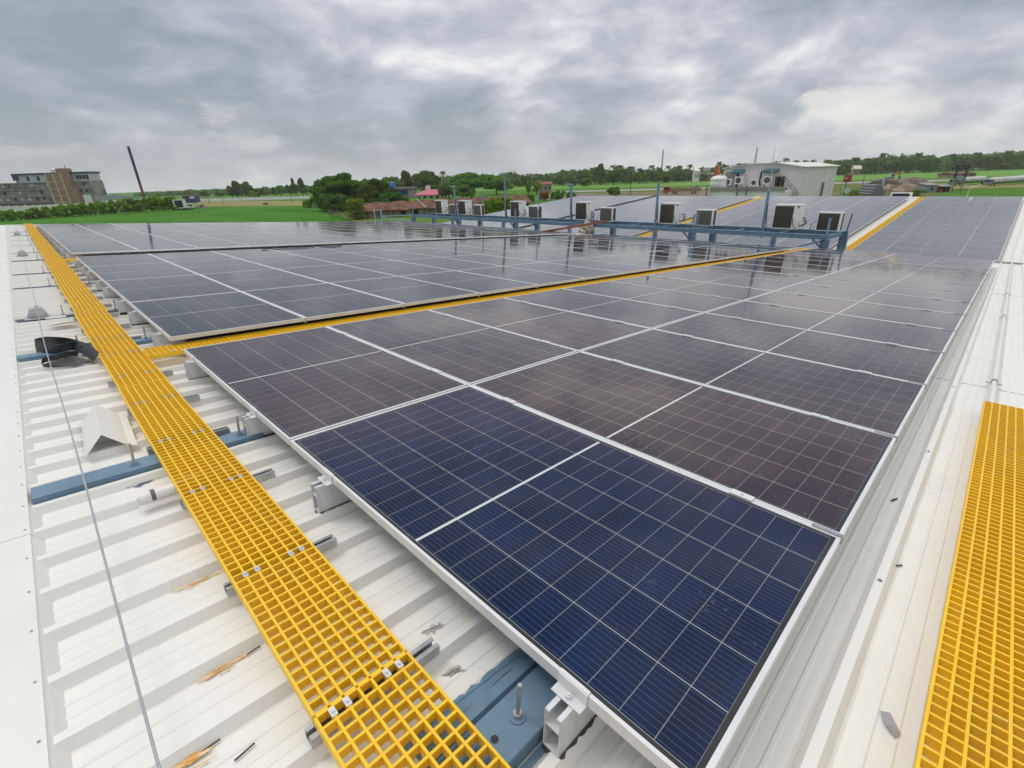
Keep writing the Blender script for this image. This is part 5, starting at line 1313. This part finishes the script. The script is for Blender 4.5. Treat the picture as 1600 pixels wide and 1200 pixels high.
# arched temple
t, L = site('temple', 'small cream temple with arches and a pink hipped roof', 'temple', gp(650, 268), gp(688, 262))
ze = hz(668, 304.3, 265); zr = hz(668, 296.5, 265); zlow = hz(668, 313, 265)
b = MB(); D = L * .7
def arch_wall(b, p, d, L, n, z0, z1, th):
    p = np.array(p, float); d = np.array(d, float); nrm = np.array([-d[1], d[0], 0]); w = L / n
    for k in range(n):
        o = p + d * w * k; pts = [(0, z0)]; ps = [(0.0, z0), (.18 * w, z0), (.18 * w, z0 + (z1 - z0) * .42)]
        for q in range(9):
            an = math.pi - math.pi * q / 8; ps.append((w / 2 + .32 * w * math.cos(an), z0 + (z1 - z0) * .42 + (z1 - z0) * .40 * math.sin(an)))
        ps += [(.82 * w, z0), (w, z0), (w, z1), (0, z1)]
        b.prism([o + d * x + np.array([0, 0, z]) for x, z in ps], nrm * th)
arch_wall(b, (0, 0, 0), (1, 0, 0), L, 4, zlow, ze, .5); b.build('arcade', M['cream'], t)
b = MB(); arch_wall(b, (0, D, 0), (0, -1, 0), D - .01, 3, zlow, ze, .5); b.build('arcade', M['cream'], t)
b = MB(); arch_wall(b, (L, .51, 0), (0, 1, 0), D - .52, 3, zlow, ze, .5); b.build('arcade', M['cream'], t)
b = MB(); b.box(0, L, 0, D, 0, zlow - .01); b.build('base', M['cream'], t)
b = MB(); b.box(1.2, L - 1.2, 1.5, D - .6, zlow, ze - .2); b.build('inner_wall', M['timber'], t)
b = MB(); e_ = .8; b.add([(-e_, -e_, ze), (L + e_, -e_, ze), (L + e_, D + e_, ze), (-e_, D + e_, ze), (L * .26, D * .35, zr), (L * .74, D * .35, zr), (L * .74, D * .65, zr), (L * .26, D * .65, zr), (-e_, -e_, ze - .35), (L + e_, -e_, ze - .35), (L + e_, D + e_, ze - .35), (-e_, D + e_, ze - .35)],
    [(0, 1, 5, 4), (1, 2, 6, 5), (2, 3, 7, 6), (3, 0, 4, 7), (4, 5, 6, 7), (8, 9, 1, 0), (9, 10, 2, 1), (10, 11, 3, 2), (11, 8, 0, 3), (11, 10, 9, 8)]); b.build('roof', M['pink'], t)
b = MB(); b.box(L * .26, L * .26 + 1.9, D * .4, D * .4 + 1.9, zr - .1, hz(660, 290.2, 265)); b.build('water_tank', M['whitewash'], t)
# house with blue tank
t, L = site('village_house', 'flat roofed grey house with a blue tank among the trees', 'house', gp(598, 285), gp(640, 280)); z_ = hz(615, 292.5, 283)
b = MB(); b.box(0, L, 0, 9, 0, z_ - .9); b.build('wall', M['cement'], t); b = MB(); b.box(-1.4, L + .8, -1.2, 9.5, z_ - .9, z_ - .2); b.build('roof_slab', M['cement_lt'], t)
b = MB(); b.lathe((L * .34, 3, z_ - .19), [(1.5, 0), (1.5, 1.4), (1.55, 1.5), (1.5, 1.6), (1.5, 2.5), (.9, 3.1), (.35, 3.2)]); b.build('water_tank', M['tank_blue'], t)
b = MB(); b.cyl((L * .29, 4, z_), (L * .29, 4, z_ + 5), .12); b.build('mast', M['grey_steel'], t)
b = MB(); b.box(L * .55, L * .95, -.15, .02, z_ - 4.2, z_ - 1.6); b.build('opening', M['navy'], t)
for px in (630, 645): b = MB(); b.cyl(((px - 598) / 42 * L, 2, z_ - .2), ((px - 598) / 42 * L, 2, z_ + 4), .12); b.build('roof_post', M['cement_lt'], t)
def house(px0, px1, ytop, d, wallm, roofm, lab, rise=.25, name='village_house'):
    t, L = site(name, lab, 'house', gp(px0, d), gp(px1, d)); z_ = hz((px0 + px1) / 2, ytop, d); D = max(5, L * .7); ze = z_ * (1 - rise)
    b = MB(); b.box(0, L, 0, D, 0, ze); b.build('wall', wallm, t)
    b = MB(); b.prism([(-.4, -.5, ze), (-.4, D / 2, z_), (-.4, D + .5, ze), (-.4, D + .5, ze - .25), (-.4, -.5, ze - .25)], (L + .8, 0, 0)); b.build('roof', roofm, t)
    for k in range(3):
        x = L * (k + .5) / 3; b = MB(); b.box(x - L * .07, x + L * .07, -.05, .02, ze * .35, ze * .75); b.build('window' if k != 1 else 'door', M['dark'], t)
house(843, 862, 283.5, 300, M['cement_lt'], M['rust'], 'low village house with red band behind the shrubs')
house(1084, 1092, 264.5, 470, M['whitewash'], M['whitewash'], 'slim white village house left of the water tank', .12)
house(1093, 1116, 269, 480, M['brick'], M['timber'], 'brown village house beside the slim white one', .3)
house(1333, 1344, 258.5, 545, M['brick'], M['cream'], 'brick house in front of the right-hand palms', .35)
house(1486, 1524, 268.5, 330, M['brick'], M['tile'], 'long brick house with orange roof behind the transformer poles', .3)
house(1098, 1108, 262, 520, M['cement_lt'], M['grey_steel'], 'grey roofed village house half hidden above the brown one', .3)

# ------------------------------------------------------------------ white building behind the far ridge
YW = 66.0
cX = aty(1247, 303, YW)[0]; xl = aty(1128, 290, YW)[0]
t = thing('service_building', 'white clad service building with roof terrace behind the far ridge', 'building', (cX, YW, ZG))
zt_ = lambda px, y, Y=YW: aty(px, y, Y)[2] - ZG
y1 = 8.0
while project((cX, YW + y1, ZG + 8))[0] < 1306: y1 += .2
ez = zt_(1247, 261); rz = zt_(1215, 255.5); lz = zt_(1128, 264.5); rx = aty(1215, 258, YW)[0] - cX; lx = xl - cX; rx2 = aty(1176, 258, YW)[0] - cX; rz2 = zt_(1176, 256.8)
b = MB(); b.prism([(lx, 0, 0), (0, 0, 0), (0, 0, ez), (rx, 0, rz), (rx2, 0, rz2), (lx, 0, lz)], (0, y1, 0)); b.build('wall', M['clad'], t)
b = MB(); th = .10
b.prism([(.25, -.2, ez - .06), (rx, -.2, rz + .02), (rx, -.2, rz + .02 + th), (.25, -.2, ez - .06 + th)], (0, y1 + .5, 0)); b.prism([(rx - .001, -.2, rz + .02), (rx2, -.2, rz2 + .02), (lx - .2, -.2, lz + .02), (lx - .2, -.2, lz + .02 + th), (rx2, -.2, rz2 + .02 + th), (rx - .001, -.2, rz + .02 + th)], (0, y1 + .5, 0)); b.build('roof', M['whitewash'], t)
tzz = zt_(1170, 292, YW - 3); tx0 = aty(1109, 300, YW - 3)[0] - cX; tx1 = aty(1226, 300, YW - 3)[0] - cX
b = MB(); b.box(tx0, tx1, -3, -.01, 0, tzz - .5); b.build('terrace', M['whitewash'], t)
b = MB(); b.box(tx0, tx1, -3.06, -2.9, tzz - .49, tzz); b.build('parapet', M['cement_lt'], t)
for px in (1104, 1152, 1166): b = MB(); x = aty(px, 298, YW - 3.3)[0] - cX; b.bar((x, -3.3, 0), (x, -3.3, tzz + .2), .14, .14); b.build('drain_pipe', M['grey_steel'], t)
def wx(px, y=285, Y=YW): return aty(px, y, Y)[0] - cX
b = MB(); b.box(wx(1211), wx(1225), -.10, .02, tzz - .45, zt_(1218, 275.5)); b.build('door', M['dark'], t)
b = MB(); b.box(wx(1133), wx(1146), -.10, .02, tzz - .45, zt_(1140, 269)); b.build('roller_door', M['cement_lt'], t)
b = MB(); b.box(wx(1150), wx(1153), -.12, .02, tzz - .45, zt_(1150, 270)); b.build('door_frame', M['dark'], t)
for p0_, p1_, ya, yb_ in ((1147, 1164, 264.5, 270), (1197, 1218, 263.5, 269)):
    b = MB(); za, zb_ = zt_((p0_ + p1_) / 2, ya), zt_((p0_ + p1_) / 2, yb_); x0, x1 = wx(p0_, 266), wx(p1_, 266)
    b.prism([(x0, -.01, za), (x0, -.85, zb_ + .12), (x0, -.85, zb_ - .1), (x0, -.01, zb_ + .05)], (x1 - x0, 0, 0)); b.build('awning', M['teal'], t)
b = MB(); b.tube([(wx(1192), -.2, zt_(1190, 265.5)), (wx(1188.5), -.25, zt_(1188, 268)), (wx(1187.5), -.25, zt_(1188, 284)), (wx(1190), -.3, tzz)], .10, 8); b.build('pipe', M['cable'], t)
# outside stair
sx = wx(1226); b = MB(); n_ = 12; zs0, zs1 = tzz, tzz - 3.4
for k in range(n_): b.box(sx + k * .28, sx + k * .28 + .30, -1.3, -.2, zs0 - (k + 1) * .28, zs0 - (k + 1) * .28 + .05)
b.bar((sx, -1.32, zs0 - .1), (sx + 3.4, -1.32, zs1), .06, .22); b.bar((sx, -.18, zs0 - .1), (sx + 3.4, -.18, zs1), .06, .22); b.build('stair', M['grey_steel'], t)
b = MB()
for dy in (-1.32, -.18):
    b.bar((sx - .9, dy, zs0 + 1.0), (sx, dy, zs0 + 1.0), .05, .05); b.bar((sx, dy, zs0 + 1.0), (sx + 3.4, dy, zs1 + 1.0), .05, .05)
    for k in range(5): b.bar((sx + .8 * k, dy, zs0 - .8 * k), (sx + .8 * k, dy, zs0 + 1 - .8 * k), .05, .05)
    b.bar((sx - .9, dy, zs0), (sx - .9, dy, zs0 + 1), .05, .05)
b.build('handrail', M['grey_steel'], t)
x = .06; yy = y1 * .62
b = MB(); b.bar((x, yy, 0), (x, yy, tzz + .1), .25, .35, (1, 0, 0)); b.build('wall_box', M['grey_steel'], t)
# rooftop condensers and tanks standing on the terrace
def terrace_ac(px, ytop, ybot, wpx, lab, Yo=1.6):
    Y = YW - Yo; p = aty(px, ybot, Y); h = aty(px, ytop, Y)[2] - p[2]; w = abs(aty(px + wpx / 2, ybot, Y)[0] - aty(px - wpx / 2, ybot, Y)[0])
    t = thing('terrace_condenser', lab, 'condenser', (p[0] - w / 2, Y, ZG + tzz - .5), group='condensers on the roof terrace'); z0 = max(.05, p[2] - ZG - tzz + .5)
    b = MB(); b.box(0, w, 0, .35, z0, z0 + h); bevel(b.build('cabinet', M['ac_white'], t), .015)
    r = min(w, h) * .36; b = MB(); b.lathe((0, 0, 0), [(r, 0), (r * 1.05, .03), (r * .95, .05), (r * .9, .03)], 20); f = b.build('fan_guard', M['coil_light'], t); f.rotation_euler = (math.pi / 2, 0, 0); f.location = (w * .45, 0, z0 + h * .52)
    b = MB(); b.lathe((0, 0, 0), [(r * .3, 0), (r * .3, .06), (r * .1, .07)], 12); f = b.build('fan_hub', M['grey_steel'], t); f.rotation_euler = (math.pi / 2, 0, 0); f.location = (w * .45, -.01, z0 + h * .52)
    for k in range(3):
        b = MB(); an = k * 2.094; b.bar((w * .45, -.02, z0 + h * .52), (w * .45 + r * .85 * math.cos(an), -.02, z0 + h * .52 + r * .85 * math.sin(an)), r * .3, .02, (0, 1, 0)); b.build('fan_blade', M['grey_steel'], t)
    b = MB(); b.box(.05, .15, .02, .33, 0, z0); b.box(w - .15, w - .05, .02, .33, 0, z0); b.build('stand', M['grey_steel'], t)
terrace_ac(1137, 279.5, 289.5, 9, 'small terrace condenser right beside the white water tank')
terrace_ac(1153, 276, 288, 12.5, 'largest terrace condenser, below the left teal awning')
terrace_ac(1177, 280, 291, 9, 'terrace condenser standing left of the black pipe', 2.2)
terrace_ac(1198, 275.5, 288, 12.5, 'terrace condenser between the black pipe and dark door')
p = aty(1122, 291.5, YW - 1.8); t = thing('water_tank', 'big white water tank on the terrace corner', 'tank', (p[0], YW - 1.8, ZG + tzz - .5)); hh = aty(1122, 274, YW - 1.8)[2] - (ZG + tzz - .5)
b = MB(); b.lathe((0, 0, 0), [(.98, 0), (1.0, hh * .1), (1.0, hh * .42), (1.03, hh * .45), (1.0, hh * .48), (1.0, hh * .72), (1.03, hh * .75), (1.0, hh * .78), (.9, hh * .9), (.5, hh * .97)], 24); b.build('shell', M['plastic_white'], t, smooth=True)
b = MB(); b.cyl((0, 0, hh * .965), (0, 0, hh * 1.03), .32, n=16); b.build('lid', M['plastic_white'], t)
p = aty(1121, 268, YW + 6); t = thing('orange_stand', 'orange painted frame sticking up above the white water tank', 'frame', (p[0], YW + 6, ZG)); hh = aty(1120, 258.5, YW + 6)[2] - ZG
b = MB(); b.prism([(-.45, 0, 0), (.5, 0, 0), (.7, 0, hh - 1.2), (.2, 0, hh - 1.0), (.05, 0, hh), (-.25, 0, hh - .3)], (0, .5, 0)); b.build('frame', M['orange'], t)

# ------------------------------------------------------------------ masts, road vehicles, yard things
def mast(px, yt, yb, d, w, lab):
    T = P(px, yt, d); z0 = P(px, yb + 30, d)[2]; t = thing('radio_mast', lab, 'mast', (T[0], T[1], ZG), group='masts on the skyline'); h = T[2] - ZG; b = MB()
    for k in range(3):
        an = k * 2.094; b.bar((w * math.cos(an), w * math.sin(an), 0), (w * .35 * math.cos(an), w * .35 * math.sin(an), h), .35, .35)
    n_ = 24
    for k in range(n_):
        f0, f1 = 1 - .65 * k / n_, 1 - .65 * (k + 1) / n_
        for q in range(3):
            a0, a1 = q * 2.094, (q + 1) * 2.094; b.bar((w * f0 * math.cos(a0), w * f0 * math.sin(a0), h * k / n_), (w * f1 * math.cos(a1), w * f1 * math.sin(a1), h * (k + 1) / n_), .2, .2)
    b.build('lattice', M['grey_steel'], t)
mast(1036.5, 234, 262, 620, 1.2, 'slender radio mast above the central palms')
mast(1183.5, 230, 258, 640, 1.8, 'lattice radio mast above the white building')
t, L = site('flatbed_truck', 'red truck with long yellowish flatbed on the road', 'truck', gp(1035, 222), gp(1093, 214))
lorry(t, .2, 3.0, 3.1, M['red_paint']); b = MB(); b.box(3.5, L, 0, 2.5, 1.0, 1.35); b.build('chassis', M['grey_steel'], t); b = MB(); b.box(3.6, L, -.05, 2.55, 1.36, 2.5); b.build('flatbed', M['bed'], t)
for x in (1.6, 5.0, 6.2, L - 3.2, L - 1.9): wheel(t, x, -.08, .52)
t, L = site('parked_car', 'dark grey car on the road left of the water tank', 'car', g(1083, 294.2), g(1097, 293.6)); L = min(L, 4.6)
b = MB(); b.prism([(0, 0, .35), (L, 0, .35), (L, 0, .85), (L * .78, 0, .95), (L * .64, 0, 1.45), (L * .28, 0, 1.47), (L * .12, 0, .95), (0, 0, .85)], (0, 1.7, 0)); bevel(b.build('body', M['grey_steel'], t), .08)
b = MB(); b.prism([(L * .30, -.02, .95), (L * .72, -.02, .95), (L * .63, -.02, 1.38), (L * .30, -.02, 1.40)], (0, .04, 0)); b.build('window', M['glass_dark'], t)
for x in (L * .2, L * .8): wheel(t, x, -.05, .32, .2)
def tanker(a, c, lab):
    t, L = site('tanker_truck', lab, 'truck', a, c, 'tanker trucks on the road'); x0 = 3.4
    lorry(t, 0, 2.3, 2.7, M['grey_steel'], W=2.3); b = MB(); b.box(.2, L, .4, 1.9, .75, 1.0); b.build('chassis', M['dark'], t)
    r = 1.12; z_ = 2.2; b = MB(); b.lathe((0, 0, 0), [(.3, 0), (r * .8, .25), (r, .6), (r, L - x0 - .6), (r * .8, L - x0 - .25), (.3, L - x0)], 20); o = b.build('tank', M['tank_white'], t, smooth=True); o.rotation_euler = (0, math.pi / 2, 0); o.location = (x0, 1.15, z_)
    for x in (1.2, x0 + 1.2, L - 3.4, L - 2.2, L - 1.0): wheel(t, x, -.08, .5)
tanker(g(1490, 290.5), g(1540, 287.2), 'white tanker truck partly behind the transformer poles')
tanker(g(1545.5, 291.5), g(1625, 285.0), 'white tanker truck leaving the picture at right')
t, L = site('red_board', 'red board with a white line beside the white building', 'sign', gp(1309, 120), gp(1321, 120)); z1_ = hz(1315, 273.5, 120); z0_ = hz(1315, 284.5, 120)
b = MB(); b.box(0, L, 0, .2, z0_, z1_); b.build('board', M['red_paint'], t); b = MB(); b.box(L * .1, L * .45, -.03, -.001, z0_ + (z1_ - z0_) * .52, z0_ + (z1_ - z0_) * .64); b.build('stripe', M['whitewash'], t)
b = MB(); b.bar((L * .5, .25, 0), (L * .5, .25, z0_ + .5), .2, .2); b.build('post', M['grey_steel'], t)
def pole(px, yt, d, r, m, lab, name='utility_pole', group=None):
    T = P(px, yt, d); t = thing(name, lab, 'pole', (T[0], T[1], ZG), group=group); b = MB(); b.cyl((0, 0, 0), (0, 0, T[2] - ZG), r, r * .8, n=8); b.build('pole', M[m], t); return t, T[2] - ZG
t, h = pole(1319, 289, 110, .06, 'whitewash', 'thin white post with a round dish near the red board', 'dish_post')
b = MB(); b.lathe((0, 0, 0), [(.05, 0), (.45, .08), (.62, .22), (.60, .23)], 18); o = b.build('dish', M['whitewash'], t); o.rotation_euler = (R(100), 0, R(20)); o.location = (.9, -.2, h - 1.2)
b = MB(); b.bar((.05, 0, h - 1.2), (.85, -.1, h - 1.2), .05, .05); b.build('arm', M['grey_steel'], t)
# excavator
e = gp(1388, 262); t = thing('excavator', 'grey excavator with raised orange arm behind the rubble', 'excavator', (e[0], e[1], ZG + 1.0), (0, 0, math.atan2(*(RW[0][1], RW[0][0]))))
b = MB(); b.box(-2.2, 2.2, -1.4, -.7, 0, .9); b.box(-2.2, 2.2, .7, 1.4, 0, .9); b.build('track', M['tyre'], t)
b = MB(); b.box(-2.4, 1.4, -1.3, 1.3, .95, 2.2); bevel(b.build('body', M['grey_steel'], t), .1)
b = MB(); b.prism([(-.6, -1.3, 2.21), (1.3, -1.3, 2.21), (1.1, -1.3, 3.9), (-.4, -1.3, 3.9)], (0, 1.3, 0)); bevel(b.build('cab', M['pane'], t), .08)
b = MB(); b.box(-.3, 1.0, -1.34, -1.29, 2.6, 3.6); b.build('window', M['glass_dark'], t)
b = MB(); b.bar((1.2, .4, 2.0), (4.4, .4, 4.6), .5, .7); b.build('boom', M['orange'], t); b = MB(); b.bar((4.4, .4, 4.7), (5.6, .4, 2.2), .4, .5); b.build('stick', M['orange'], t)
b = MB(); b.prism([(5.2, 0, 2.2), (6.0, 0, 2.2), (6.2, 0, 1.2), (5.4, 0, 1.0)], (0, .9, 0)); b.build('bucket', M['timber'], t)
def heap(px, py, d, rx, ry, h, m, lab, seed, cat='heap'):
    p = gp(px, d); t = thing('heap', lab, cat, (p[0], p[1], ZG - .1), (0, 0, rnd.uniform(-.3, .3))); mound(t, rx, ry, h, M[m], seed)
heap(1408, 0, 205, 9.5, 5, 3.4, 'rubble', 'long brown rubble bank below the excavator', 5)
heap(1418, 0, 172, 4.6, 3.0, 2.7, 'sand', 'pale sand heap in front of the rubble bank', 6)
heap(1384, 0, 175, 2.6, 2.2, 1.9, 'sand', 'small tan earth heap left of the pale sand heap', 8)
for px, yt, d, w, v, lab in ((1345, 293, 165, 46, 1, 'scrubby green bush right of the dish post'), (1425, 296, 150, 26, 0, 'yellow green weeds in front of the sand heap'), (1330, 298, 140, 24, 0, 'low weeds at the foot of the dish post'), (1437, 294, 165, 22, 1, 'dark bush left of the tin shack'), (1368, 296, 180, 20, 1, 'dark scrub before the stacked grey pipes'), (1500, 295, 175, 34, 1, 'green scrub below the transformer poles')):
    tree(px, yt, d, w, 'bush', v, lab, 'scrub on the waste ground', name='bush', cat='bush', low=0)
t, L = site('pipe_stack', 'stack of blue grey pipes on the waste ground', 'pipe stack', gp(1352, 160), gp(1370, 160))
for r_ in range(4):
    for q in range(5 - r_):
        b = MB(); b.cyl((q * .95 + r_ * .47, -3, .5 + r_ * .82), (q * .95 + r_ * .47 + .4, 4, .5 + r_ * .82), .46, n=10); b.build('pipe', M['grey_steel'], t)
b = MB(); b.bar((L + .2, 0, 0), (L + 1.2, 0, 5.2), .25, .25); b.bar((L + 1.0, 0, 0), (L + 1.6, 0, 4.6), .2, .2); b.build('prop', M['pane'], t)
t, L = site('tin_shack', 'teal tin shack with grey roof and dark open side', 'shack', gp(1446, 165), gp(1486, 165)); z_ = hz(1460, 287, 165)
b = MB(); b.box(0, L * .42, 0, 4, 0, z_ - .5); b.build('wall', M['shed_green'], t); b = MB(); b.box(L * .42, L, .8, 4, 0, z_ - 1.0); b.build('open_side', M['dark'], t)
b = MB(); b.prism([(-.4, -.6, z_ - .3), (-.4, 4.4, z_ + .4), (-.4, 4.4, z_ + .25), (-.4, -.6, z_ - .45)], (L * .48, 0, 0)); b.prism([(L * .5, -.6, z_ - .9), (L * .5, 4.4, z_ - .2), (L * .5, 4.4, z_ - .35), (L * .5, -.6, z_ - 1.05)], (L * .54, 0, 0)); b.build('roof', M['cement_lt'], t)
b = MB(); b.box(L * .18, L * .26, -.06, .02, .6, z_ - 1.2); b.build('window', M['dark'], t); b = MB(); b.box(L * .52, L * .68, .3, .78, 0, z_ - 1.6); b.build('red_goods', M['red_paint'], t)
for x in (L * .44, L * .74, L * .99): b = MB(); b.bar((x, -.4, 0), (x, -.4, z_ - 1.0), .14, .14); b.build('post', M['timber'], t)
# transformer on twin poles
A_, B_ = P(1497, 259, 155), P(1513, 259, 155); h = A_[2] - ZG
t, L = site('transformer_poles', 'twin pole electric transformer structure with cross arms', 'transformer', A_, B_)
for x in (0, L):
    b = MB(); b.cyl((x, 0, 0), (x, 0, h * .55), .30, .26, n=10); b.build('concrete_pole', M['cement_lt'], t); b = MB(); b.bar((x, 0, h * .55), (x, 0, h), .22, .22); b.bar((x + .45, 0, h * .5), (x + .45, 0, h), .12, .12); b.build('steel_pole', M['dark'], t)
for z_ in (h * .97, h * .90, h * .45):
    b = MB(); b.bar((-.9, -.1, z_), (L + .9, -.1, z_), .20, .22); b.build('cross_arm', M['dark'], t)
for k in range(6):
    b = MB(); x = -.7 + (L + 1.4) * k / 5; b.lathe((x, -.1, h * .97 + .1), [(.10, 0), (.16, .15), (.09, .22), (.16, .36), (.06, .5)], 8); b.build('insulator', M['dark'], t)
b = MB(); b.box(L * .25, L * .8, -.6, .6, h * .46, h * .62); bevel(b.build('transformer_tank', M['shed_green'], t), .08)
# bent white lamp post
T = P(1515, 294.5, 120); t = thing('bent_lamp_post', 'white lamp post with bent arm in front of the tankers', 'lamp post', (T[0], T[1], ZG)); h = T[2] - ZG
E_ = P(1532, 288.5, 120) - np.array([T[0], T[1], ZG])
b = MB(); b.cyl((0, 0, 0), (0, 0, h), .12, .09, n=10); b.build('pole', M['whitewash'], t); b = MB(); b.tube([(0, 0, h - .02), E_ * .5 + np.array([0, 0, h * .5]), E_], .09, 8); b.build('arm', M['whitewash'], t)
# tall thin dark pole behind the far ridge
pole(987, 268, 170, .12, 'dark', 'tall thin dark pole standing left of the red truck')
pole(1351, 274, 200, .15, 'timber', 'dark timber pole on the waste ground by the road')
t = thing('skylight_box', 'small white box frame on the far ridge line', 'box', FP(0.2 - 6.05 + 4.4, FV1 + .3, 0)); b = MB(); b.box(-.55, .55, 0, .4, -.35, .10); b.box(-.45, .45, -.02, -.001, -.22, .04, 1); b.build('frame', [M['whitewash'], M['dark']], t)
# ------------------------------------------------------------------ the humid air that fades the far woods
b = MB(); b.box(-3450, 3450, -3450, 3450, ZG - 1.0, 95.0)
hm = bpy.data.materials.new('haze'); hm.use_nodes = True; t = NT(hm.node_tree); t.n.remove(t.n['Principled BSDF'])
pv = t.node('ShaderNodeVolumePrincipled'); pv.inputs['Color'].default_value = (1.0, 0.95, 1.0, 1); pv.inputs['Density'].default_value = 0.00013; pv.inputs['Anisotropy'].default_value = 0.2
t.l.new(pv.outputs[0], t.n['Material Output'].inputs['Volume'])
tag(b.build('haze', hm), kind='stuff')
